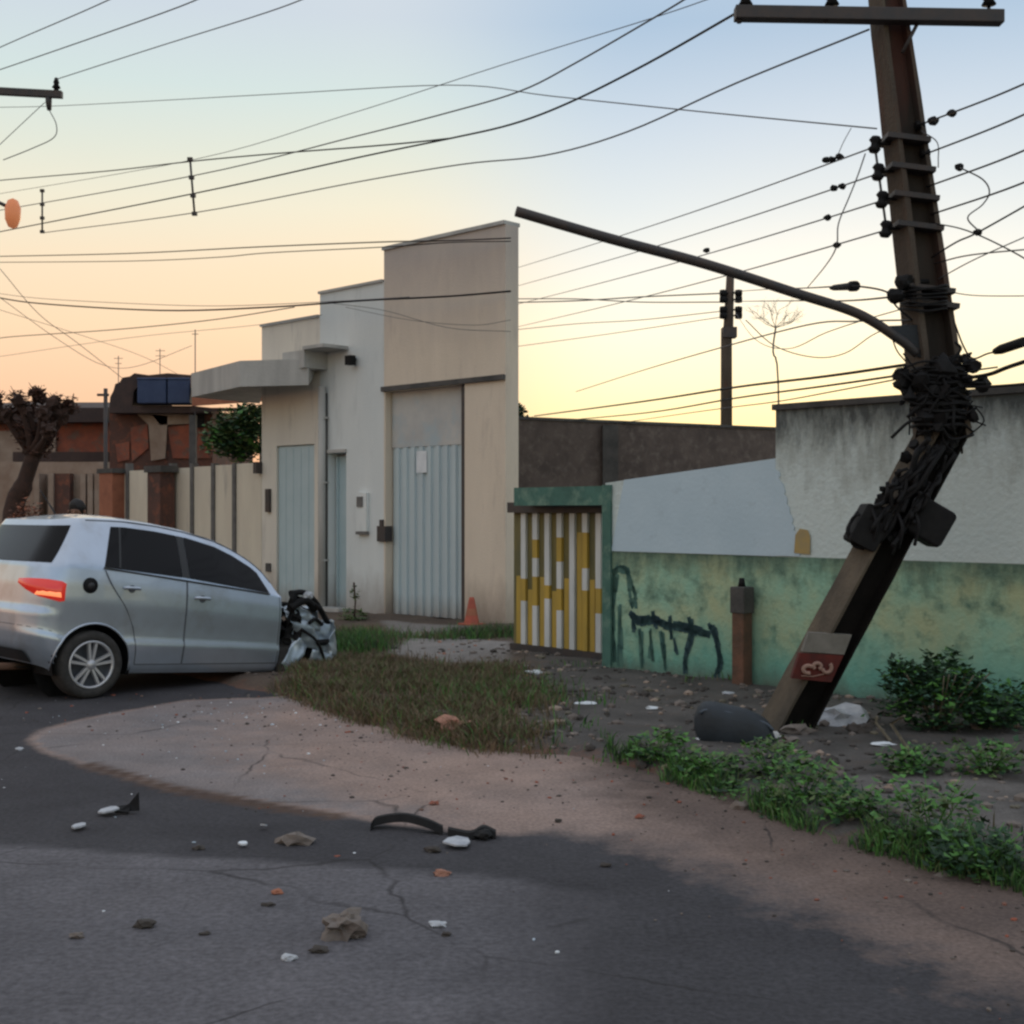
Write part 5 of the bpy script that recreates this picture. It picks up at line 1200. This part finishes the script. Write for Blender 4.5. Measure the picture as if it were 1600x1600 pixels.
# rear glass
def across(f0, f1, end0, end1):
    k = [-1+i/6 for i in range(6)]; lo = [(s, f0) for s in k]+[(end0*q/4, f0) for q in range(5)]; hi = [(s, f1) for s in k]+[(end1*q/4, f1) for q in range(5)]; return lo, hi
def both(mb, f0, f1, e0, e1, off, nv):
    lo, hi = across(f0, f1, e0, e1); vs = []; n_ = len(lo)
    for v in range(nv+1):
        row = []
        for u in range(n_):
            s_ = lo[u][0]+(hi[u][0]-lo[u][0])*v/nv; f_ = lo[u][1]+(hi[u][1]-lo[u][1])*v/nv
            p = SP(s_, f_); q_ = SP(s_+.01, f_); q2 = SP(s_, f_+.01); nn_ = (q_-p).cross(q2-p).normalized()
            if nn_.x > 0: nn_ = -nn_
            row.append(p+nn_*off)
        vs += [Vector((p.x, -p.y, p.z)) for p in row[:0:-1]]+row
    W = 2*n_-1; mb.add(vs, [(v*W+u, v*W+u+1, (v+1)*W+u+1, (v+1)*W+u) for v in range(nv) for u in range(W-1)], 0, True)
m = MB(); both(m, 1.05, 1.86, .62, .80, .006, 8); m.build('rear_window', M['glass'], car)
m = MB(); both(m, .02, .12, .4, .3, .012, 2); m.build('rear_bumper_insert', M['trim'], car)
m = MB(); both(m, .36, .366, .9, .9, .003, 1); m.build('hatch_gap', M['seam'], car)
m = MB(); m.tube([(-.62,-.35,.24),(-.3,-.35,.24)], .03, 10); m.build('exhaust', M['rust'], car)
m = MB(); m.tube(cr([(-.05,-.03,1.55),(-.12,-.03,1.64),(-.2,-.03,1.74)],3), [.008]*3+[.005]*4, 6); m.build('aerial', M['trim'], car)
# wheel arch lips and liners
for side in (1,-1):
    pts = []
    for k in range(25):
        a = R(-8+196*k/24); x = WC[0]+AR*math.cos(a); z = WC[1]+AR*math.sin(a)
        p = SXZ(x, max(z,.26), .002); pts.append(Vector((x, p.y*side, z)))
    m = MB(); m.tube(pts, .010, 6); m.build('arch_lip', M['silver'], car)
    m = MB(); vs = []
    for k in range(25):
        a = R(-15+210*k/24)
        for y in (.80,.45): vs.append((WC[0]+(AR+.004)*math.cos(a), -y*side, WC[1]+(AR+.004)*math.sin(a)))
    m.add(vs, [(2*k,2*k+1,2*k+3,2*k+2) for k in range(24)], 0, True)
    m.lathe([(0,0),(AR+.01,0)], (WC[0], -.45*side, WC[1]), (0,1,0), 24)
    m.build('arch_liner', M['black'], car)
# wheels
def wheel(name, c, tilt=None, label=None, sgn=-1):
    c = Vector(c); Mx = Matrix.Identity(3) if tilt is None else tilt
    def T(mb):
        mb.v = [Mx @ v + c for v in mb.v]; return mb
    ax = (0, sgn, 0)
    m = MB(); m.lathe([(.195,-.17),(.255,-.18),(.276,-.165),(.285,-.13),(.286,-.06),(.285,.0),(.276,.03),(.255,.045),(.215,.04),(.197,.025),(.195,-.17)], (0,0,0), ax, 48); ty = T(m).build('wheel', M['tyre'], car)
    if label: ty['label'] = label
    m = MB(); m.lathe([(.197,.025),(.200,.032),(.190,.035),(.182,.012),(.176,-.06),(.0,-.07)], (0,0,0), ax, 40); m.build('rim', M['rim'], ty) if tilt is None and False else T(m).build('rim', M['seam'], ty)
    m = MB(); m.lathe([(.201,.020),(.203,.036),(.186,.040),(.180,.020)], (0,0,0), ax, 40)
    for k in range(5):
        a = R(90+72*k); rad = Vector((math.cos(a),0,math.sin(a))); tn = Vector((-math.sin(a),0,math.cos(a))); Y_ = Vector(ax)
        for q_ in (-1,1):
            i0 = rad*.03+tn*.010*q_; o0_ = rad*.19+tn*.034*q_; wv = tn*.015
            m.hexa([i0-wv*.9+Y_*.0, i0+wv*.9+Y_*.0, o0_+wv+Y_*.01, o0_-wv+Y_*.01], [i0-wv*.7+Y_*.03, i0+wv*.7+Y_*.03, o0_+wv*.7+Y_*.034, o0_-wv*.7+Y_*.034])
    m.lathe([(0,.045),(.032,.043),(.042,.030),(.045,.0)], (0,0,0), ax, 20)
    T(m).build('spoke', M['rim'], ty)
wheel('wheel', (0,-.765,.285)); wheel('wheel', (0,.765,.285), sgn=1)
wheel('wheel', (2.12,-.62,.20), Matrix.Rotation(R(38),3,'Z')@Matrix.Rotation(R(20),3,'X'), 'pushed back front wheel, mostly hidden'); 
# crushed front
def crumple(mb, cx, cy, cz, U, V, nu, nv, amp, seed, fr=3.0, mi=0, curve=0, sm=False):
    U = Vector(U); V = Vector(V); nn_ = U.cross(V).normalized(); c = Vector((cx,cy,cz)); vs = []
    for j in range(nv+1):
        for i in range(nu+1):
            a, b = i/nu-.5, j/nv-.5; q_ = Vector((a*fr+seed*2.3, b*fr+seed, seed*.7))
            k = noise.noise(q_)*amp*1.6+abs(noise.noise(q_*2.3))*amp*.9-amp*.4
            e = noise.noise(q_*1.7+Vector((9,9,9)))*.12
            vs.append(c+U*(a+e*.5)+V*(b+e*.6)+nn_*(k+curve*(a*a)*-1))
    W = nu+1; mb.add(vs, [(j*W+i, j*W+i+1, (j+1)*W+i+1, (j+1)*W+i) for j in range(nv) for i in range(nu)], mi, sm)
m = MB(); crumple(m, 2.30,-.74,.56, (.60,.10,-.12), (-.10,.02,.34), 18, 12, .055, 1, 2.6, sm=True); crumple(m, 2.02,-.84,.36, (.20,.0,.26), (-.10,0,.10), 8, 6, .03, 4, 2, sm=True)
crumple(m, 2.36,-.82,.30, (.34,.05,-.08), (.02,-.03,.16), 10, 6, .05, 21, 2.4, sm=True); crumple(m, 2.16,-.78,.74, (.40,.02,-.22), (.02,.04,.10), 10, 4, .04, 23, 3, sm=True)
o = m.build('crushed_fender', M['silver_bent'], car)
sd = o.modifiers.new('s','SOLIDIFY'); sd.thickness = .006
m = MB(); crumple(m, 2.56,-.48,.50, (.08,.62,0), (.10,0,.36), 14, 10, .07, 7, 3, sm=True); o = m.build('crushed_bumper', M['silver_bent'], car); sd = o.modifiers.new('s','SOLIDIFY'); sd.thickness = .006
m = MB(); crumple(m, 2.22,.05,.80, (.55,0,-.14), (0,1.3,.0), 14, 18, .08, 11, 4); o = m.build('crushed_bonnet', M['silver_bent'], car); sd = o.modifiers.new('s','SOLIDIFY'); sd.thickness = .006
m = MB(); r = random.Random(41)
for k in range(46):
    c = Vector((r.uniform(1.95,2.48), r.uniform(-.80,.7), 0)); top_ = .98-(c.x-1.95)*.62; c.z = r.uniform(.25, max(.3, top_-.08))
    Mx = Matrix.Rotation(r.uniform(0,3),3,'X')@Matrix.Rotation(r.uniform(0,3),3,'Z'); m.box(c, (r.uniform(.05,.22), r.uniform(.04,.16), r.uniform(.02,.10)), Mx)
for k in range(16):
    a = Vector((r.uniform(1.93,2.2), r.uniform(-.82,-.3), r.uniform(.45,.93))); b = a+Vector((r.uniform(.1,.4), r.uniform(-.1,.2), r.uniform(-.4,.06))); mid = (a+b)/2+Vector((0,r.uniform(-.1,.02),r.uniform(0,.12)))
    m.tube(cr([a,mid,b],4), r.uniform(.008,.022), 6)
for k in range(14):
    c = Vector((r.uniform(1.90,2.35), r.uniform(-.80,-.3), r.uniform(.04,.30))); m.rock(c, r.uniform(.06,.13), k, sub=1, rough=.8)  # black lumps standing in for the shadow under the crushed front
m.tube(cr([(1.95,-.80,.94),(2.12,-.80,.95),(2.3,-.74,.86),(2.46,-.68,.72),(2.62,-.62,.55),(2.66,-.6,.42)],5), .028, 8)
m.tube(cr([(1.95,-.82,.80),(2.1,-.84,.88),(2.25,-.80,.80)],5), .04, 8)
crumple(m, 2.02,-.80,.72, (.18,0,-.05), (0,0,.42), 6, 8, .06, 15, 4)
crumple(m, 2.58,-.55,.52, (.12,.05,-.02), (.02,0,.30), 6, 8, .06, 16, 4)
crumple(m, 2.15,-.66,.22, (.6,.05,-.02), (.02,0,.26), 8, 6, .05, 17, 4)
m.build('wreckage_and_shadow', M['black'], car)
m = MB(); m.rock((2.13,-.84,.93), .035, 3, sub=2, sx=1.6); m.rock((2.09,-.85,.905), .02, 4, sub=2); m.build('headlamp_shard', M['white_plastic'], car)

# ------------------------------------------------------------------ person behind the car
def skinned(name, verts, edges, radii, material, parent, sub=2, root=0):
    me = bpy.data.meshes.new(name+'_src'); me.from_pydata(verts, edges, []); o = bpy.data.objects.new(name+'_src', me); COL.objects.link(o)
    sk = o.modifiers.new('skin', 'SKIN'); 
    sv = me.skin_vertices[0].data if me.skin_vertices else None
    if sv is None:
        bm = bmesh.new(); bm.from_mesh(me); bm.verts.layers.skin.verify(); bm.to_mesh(me); bm.free(); sv = me.skin_vertices[0].data
    for i, rr_ in enumerate(radii): sv[i].radius = rr_ if isinstance(rr_, tuple) else (rr_, rr_)
    sv[root].use_root = True
    su = o.modifiers.new('sub', 'SUBSURF'); su.levels = sub; su.render_levels = sub
    dg = bpy.context.evaluated_depsgraph_get(); em = bpy.data.meshes.new_from_object(o.evaluated_get(dg)); em.name = name
    bpy.data.objects.remove(o); em.materials.clear(); em.materials.append(material)
    em.polygons.foreach_set('use_smooth', [True]*len(em.polygons))
    ob = bpy.data.objects.new(name, em); COL.objects.link(ob); ob.parent = parent; return ob
px_ = at(120,0,15.2); pz = 0
pr = thing('person', 'person with dark hair standing behind the crashed car, only the head showing', 'person', (px_.x, 15.2, -.02), local=True)
bv = [(0,0,.95),(0,0,1.12),(0,.01,1.32),(0,.01,1.44),(0,0,1.50),(0,-.01,1.58),(0,-.01,1.64),
      (-.17,0,1.40),(-.24,0,1.15),(-.25,-.04,.92),(-.25,-.07,.82),(.17,0,1.40),(.24,0,1.15),(.25,-.04,.92),(.25,-.07,.82),
      (-.09,0,.88),(-.10,.0,.50),(-.10,.03,.09),(-.10,-.12,.03),(.09,0,.88),(.11,.0,.50),(.11,.03,.09),(.11,-.12,.03)]
be = [(0,1),(1,2),(2,3),(3,4),(4,5),(5,6),(3,7),(7,8),(8,9),(9,10),(3,11),(11,12),(12,13),(13,14),(0,15),(15,16),(16,17),(17,18),(0,19),(19,20),(20,21),(21,22)]
brd = [(.15,.11),(.14,.10),(.16,.11),(.11,.08),.05,(.075,.09),(.07,.085),.06,.045,.035,.03,.06,.045,.035,.03,.09,.06,.045,.035,.09,.06,.045,.035]
skinned('body', bv, be, brd, M['skin'], pr)
m = MB(); m.rock((0,.012,1.635), .098, 2, sub=3, rough=.06, flat=1.05); m.build('hair', M['hair'], pr, org=(0,0,0))
m = MB(); m.tube([(0,.0,.93),(0,0,1.1),(0,.01,1.3),(0,.01,1.42),(0,0,1.47)], [.17,.165,.18,.13,.07], 16); m.build('shirt', M['shirt'], pr, org=(0,0,0))
m = MB()
for s_ in (-1,1): m.tube([(s_*.085,0,.95),(s_*.105,0,.5),(s_*.105,.03,.10)], [.12,.085,.07], 12)
m.build('trousers', M['jeans'], pr, org=(0,0,0))
m = MB(); m.tube(cr([(0,-.1,1.58),(0,-.125,1.565),(0,-.105,1.55)],2), .014, 6); 
for s_ in (-1,1): m.rock((s_*.033,-.098,1.60), .010, 1, sub=1, rough=0); m.rock((s_*.092,0,1.585), .022, 2, sub=1, rough=.1)
m.build('face_detail', M['skin'], pr, org=(0,0,0))

# ------------------------------------------------------------------ debris
def on(px, py, verge_=False):
    g = gp(px, py); return Vector((g.x, g.y, vz(g.x, g.y) if verge_ else 0.002))
def deb(name, label, cat, px, py, r_, material, seed, flat=.5, sx=1.3, vg=False, rough=.5, group=None, lift=.5):
    g = on(px, py, vg); m = MB(); m.rock(g+Vector((0,0,r_*flat*lift)), r_, seed, sub=2, rough=rough, flat=flat, sx=sx)
    o = m.build(name, M[material], org=g); tag(o, label, cat, group); return o
def shard(name, label, px, py, L, W, material, seed, tilt=.2, group=None, vg=False):
    g = on(px, py, vg); r = random.Random(seed); m = MB(); n_ = 7
    pts = [g+Vector((math.cos(6.28*k/n_)*L*r.uniform(.55,1)/2, math.sin(6.28*k/n_)*W*r.uniform(.6,1)/2, .012+tilt*L*.5*(1+math.cos(6.28*k/n_+seed))*r.uniform(.6,1))) for k in range(n_)]
    m.slab(pts, (0,0,.008)); o = m.build(name, M[material], org=g); tag(o, label, 'debris', group); return o
# black wheel-arch strip
g = on(635,1290); m = MB()
pts = cr([gp(580,1297), gp(590,1287,.02), gp(630,1282,.04), gp(665,1290,.03), gp(692,1302)], 6); n_ = len(pts)
for a, b in zip(pts, pts[1:]):
    w0 = Vector((.0,.035,.0)); m.hexa([a-w0, b-w0, b+w0, a+w0], [p+Vector((0,0,.035)) for p in (a-w0*.5, b-w0*.5, b+w0*.5, a+w0*.5)])
o = m.build('trim_strip', M['black'], org=g); tag(o, 'long curved black plastic arch strip lying on the road', 'debris')
g = on(745,1305); m = MB(); pts = cr([gp(700,1303), gp(735,1309), gp(755,1300,.02), gp(775,1308)], 5)
for a, b in zip(pts, pts[1:]):
    w0 = Vector((0,.04,0)); m.hexa([a-w0, b-w0, b+w0, a+w0], [p+Vector((0,0,.03)) for p in (a-w0*.6, b-w0*.6, b+w0*.6, a+w0*.6)])
m.rock(gp(756,1304,.02), .045, 4, flat=.6); o = m.build('trim_strip', M['black'], org=g); tag(o, 'shorter twisted black strip beside the white fragment', 'debris')
shard('plastic_fragment', 'bright white plastic piece lying below the black strips', 716, 1322, .17, .20, 'white_plastic', 3, .06)
g = on(185,1272); m = MB(); m.slab([g+Vector((.0,0,.01)), g+Vector((.10,.02,.01)), g+Vector((.09,.04,.10)), g+Vector((.05,.03,.05))], (0,.015,0)); m.slab([g+Vector((-.02,0,.004)), g+Vector((.06,-.02,.004)), g+Vector((.05,.04,.03)), g+Vector((-.01,.05,.02))], (0,0,.01)); o = m.build('plastic_fragment', M['black'], org=g); tag(o, 'upright pointed black fragment on the road below the car', 'debris')
shard('plastic_fragment', 'pale fragment lying against the pointed black one', 170, 1273, .12, .16, 'white_plastic', 6, .15)
shard('plastic_fragment', 'small white fragment alone at left of the dark asphalt', 124, 1296, .09, .14, 'white_plastic', 7, .05)
shard('plastic_fragment', 'small upright white chip right of centre on the dark strip', 412, 1297, .05, .07, 'white_plastic', 8, .4)
deb('rubble_lump', 'pale lump on the dark asphalt strip', 'debris', 460, 1318, .060, 'stone', 9, .5, 1.2)
shard('plastic_fragment', 'thin pale chip left of the pale lump', 380, 1324, .05, .06, 'paper', 10, .1)
# big crumpled clear plastic
g = on(536,1462); m = MB(); m.rock(g+Vector((0,0,.035)), .062, 12, sub=3, rough=.75, flat=.75, sx=1.1); m.rock(g+Vector((.05,-.02,.015)), .03, 13, sub=2, rough=.6, flat=.5); o = m.build('crumpled_plastic', M['stone'], org=g); tag(o, 'largest crumpled grey lump in the foreground of the road', 'debris')
for (x,y,rr_,mt,lb) in ((228,1449,.028,'stone_dark','dark pebble in the foreground left of centre'),(120,1465,.020,'stone','pale pebble at lower left'),(320,1461,.014,'stone_dark','tiny dark pebble between the dark one and the big lump'),(500,1488,.024,'stone_dark','flat dark pebble just below the crumpled lump'),(452,1500,.020,'white_plastic','pale chip nearest the camera'),(686,1448,.022,'white_plastic','white chip right of the crumpled lump'),(698,1462,.014,'stone_dark','tiny dark chip under the white chip'),(432,1397,.018,'terracotta','reddish chip on the lighter asphalt'),(420,1416,.016,'stone_dark','dark chip below the reddish one'),(690,1368,.026,'clay','pinkish chip at the edge of the dark strip'),(676,1331,.026,'stone_dark','dark chip left below the white piece'),(310,1328,.02,'stone_dark','dark chip at the lower edge of the dark strip'),(678,1257,.018,'brick','small red chip on the sandy tongue'),(946,1354,.018,'stone_dark','single dark pebble on the right hand asphalt'),(872,1284,.014,'stone_dark','small dark pebble on the sand at right'),(1000,1278,.018,'brick','brown pebble on the sand at right'),(30,1172,.02,'white_plastic','white chip at the tip of the sandy tongue')):
    deb('pebble', lb, 'pebble', x, y, rr_, mt, int(x), .6, 1.4, group='small pebbles on the road')
deb('rock', 'pale stone at the road edge below the weeds', 'rock', 1157, 1262, .055, 'stone', 21, .9, .9, True)
deb('rock', 'orange broken clay lump at the edge of the grass', 'rock', 712, 1152, .10, 'clay', 22, .6, 1.2, True, .7)
deb('rock', 'small pale stone in the grass by the wrecked front', 'rock', 527, 1071, .045, 'stone', 23, .8, 1, True)
deb('rock', 'second pale stone in the grass near the gate', 'rock', 582, 1016, .055, 'stone', 24, .7, 1, True)
deb('rock', 'grey flat stone beside the orange clay lump', 'rock', 700, 1128, .08, 'stone', 25, .4, 1.4, True)
deb('plastic_bag', 'crumpled white bag lying right of the pole base', 'bag', 1318, 1140, .15, 'white_plastic', 26, .55, 1.25, True, .7)
deb('rock', 'grey stone half under the white bag', 'rock', 1348, 1158, .08, 'stone_dark', 27, .6, 1.1, True)
deb('litter', 'white scrap on the rubble near the gate', 'litter', 915, 1112, .055, 'paper', 28, .25, 1.6, True)
deb('litter', 'white scrap left of the dark slab', 'litter', 1020, 1120, .04, 'paper', 29, .3, 1.4, True)
deb('litter', 'bright scrap below the rusty post', 'litter', 1137, 1094, .04, 'white_plastic', 30, .4, 1.4, True)
deb('litter', 'pale scrap beneath the striped gate', 'litter', 835, 1064, .06, 'paper', 31, .4, 1.3, True)
deb('litter', 'white scrap on the verge near the sticks', 'litter', 1380, 1183, .045, 'paper', 32, .3, 1.5, True)
deb('litter', 'small white scrap under the dark slab', 'litter', 1097, 1168, .03, 'paper', 33, .4, 1.3, True)
# dark blue grey slab
g = on(1140,1165,True); t_ = thing('rounded_slab', 'dark blue-grey rounded slab lying against the broken pole base', 'slab', g)
c0 = Vector((1.225, 8.50, .045)); ax = Vector((.475,-.20,-.085))
m = MB(); n_ = 20; K = 18; vs = []; c0 = Vector((1.215, 8.52, .165)); ax = Vector((.50,-.14,-.10))
for i in range(n_+1):
    t = i/n_; k = max(.02, 1-abs(2*t-1)**4.5)**.42
    for q_ in range(K):
        a = 2*math.pi*q_/K; ca_, sa_ = math.cos(a), math.sin(a)
        vs.append(c0+ax*t+Vector((0, .13*k*math.copysign(abs(ca_)**.75, ca_), .165*k*math.copysign(abs(sa_)**.75, sa_)))+Vector((noise.noise(Vector((t*3,a,0)))*.012,0,noise.noise(Vector((t*4,a,5)))*.014)))
m.add(vs, [(i*K+j, i*K+(j+1) % K, (i+1)*K+(j+1) % K, (i+1)*K+j) for i in range(n_) for j in range(K)]+[tuple(range(K))[::-1], tuple(n_*K+j for j in range(K))], 0, True)
m.build('shell', M['slate'], t_)
m = MB(); m.tube(cr([c0+ax*t+Vector((0,-.085,.12*max(0,1-abs(2*t-1)**4.5)**.42)) for t in (.04,.12,.3,.5,.7,.88,.96)],3), .011, 6); m.build('rim', M['slate_top'], t_)
# sticks
for (x0,y0,x1,y1,lb) in ((1362,1092,1424,1195,'longer pale stick leaning towards the bush'),(1345,1105,1392,1178,'shorter thin stick beside the longer one')):
    a = at(x0,y0,9.0); g = on(x1,y1,True); m = MB(); m.tube([g, a.lerp(g,.5)+Vector((.005,0,.005)), Vector((a.x, g.y+.35, a.z))], [.012,.011,.008], 6); o = m.build('stick', M['wood'], org=g); tag(o, lb, 'stick', 'sticks by the bush')
# traffic cone
g = FL.pt(FL.u(737,.35), .35, vz(*FL.pt(FL.u(737,.35),.35).xy)); t_ = thing('traffic_cone', 'worn orange traffic cone standing against the wall right of the gate', 'cone', g)
m = MB(); m.lathe([(.105,.02),(.10,.03),(.04,.34),(.03,.37),(0,.37)], g, (0,0,1), 16); m.build('cone_body', M['cone'], t_)
m = MB(); m.box(g+Vector((0,0,.01)), (.27,.27,.03), Matrix.Rotation(R(40),3,'Z')); m.build('base', M['cone'], t_, bevel=.01)
m = MB(); m.lathe([(.078,.13),(.061,.22)], g, (0,0,1), 16); m.v = [v+(v-g-Vector((0,0,.17))).to_2d().to_3d()*.05 for v in m.v]; m.build('stripe', M['terracotta'], t_)

# rubble and gravel as one mass each
def scatter(name, label, n, region, rr_, mats, seed, vg=True, cond=None):
    r = random.Random(seed); m = MB(); c_ = 0
    bmx = bmesh.new(); bmesh.ops.create_icosphere(bmx, subdivisions=1, radius=1); V_ = [v.co.copy() for v in bmx.verts]; bmx.verts.index_update(); F_ = [[v.index for v in f.verts] for f in bmx.faces]; bmx.free()
    while c_ < n:
        x = r.uniform(region[0], region[1]); y = r.uniform(region[2], region[3])
        if cond and not cond(x, y, r): 
            continue
        z = vz(x, y) if vg else 0.0; s_ = rr_*math.exp(max(-1.4, min(1.0, r.gauss(0,.55)))); sc_ = Vector((r.uniform(.7,1.4), r.uniform(.7,1.4), r.uniform(.4,.8)))*s_; an = Matrix.Rotation(r.uniform(0,6.28),3,'Z')
        m.add([an@Vector((v.x*sc_.x*(1+r.uniform(-.2,.2)), v.y*sc_.y*(1+r.uniform(-.2,.2)), v.z*sc_.z))+Vector((x,y,z+s_*.15)) for v in V_], F_, r.randrange(len(mats))); c_ += 1
    o = m.build(name, [M[k] for k in mats], org=(0,0,0)); tag(o, label, name.replace('_',' '), kind='stuff')
ce = lambda x, y: float(edged(np.array([x]), np.array([y]))[0])
scatter('rubble', 'loose stones and rubble strewn over the verge below the green wall', 2600, (-.2,5.5,5.5,14), .018, ('stone','stone_dark','stone','stone_dark','stone_dark','plaster_brown','stone','wood'), 1, True, lambda x, y, r: .05 < ce(x,y) and r.random() < .3+.7*(fn(np.array([x]),np.array([y]),2.6,8)[0] > 0))
scatter('stones', 'small stones scattered among the dry grass at left', 500, (-3,.2,8.2,16.5), .016, ('stone','stone_dark','clay','stone'), 2, True, lambda x, y, r: ce(x,y) > .02)
scatter('grit', 'fine grit and crumbs along the road edge', 700, (-6,4,3.6,11), .0055, ('stone','stone_dark','stone_dark','brick'), 3, False, lambda x, y, r: -2.2 < ce(x,y) < 0 and r.random() < math.exp(ce(x,y)*1.6)+.04)

for i, (x, y, rr_, lb) in enumerate(((1245,1160,.07,'broken concrete lump right of the pole base'),(1196,1168,.06,'broken concrete lump tucked under the slab end'),(1232,1178,.05,'small lump in front of the pole base'),(1268,1140,.05,'small lump behind the pole base beside the bag'))):
    deb('concrete_lump', lb, 'rubble lump', x, y, rr_, 'concrete' if i % 2 else 'stone', 60+i, .6, 1.3, True, .7, 'broken lumps round the pole base')
scatter('glass_crumbs', 'tiny bright glass crumbs strewn on the road below the crashed car', 170, (-4.2,1,4.2,10.6), .0045, ('white_plastic','paper','silver_bent'), 13, False, lambda x, y, r: ce(x,y) < 0 and r.random() < .03+.9*math.exp(-((x+1.9)**2+(y-9.9)**2)/2.2))
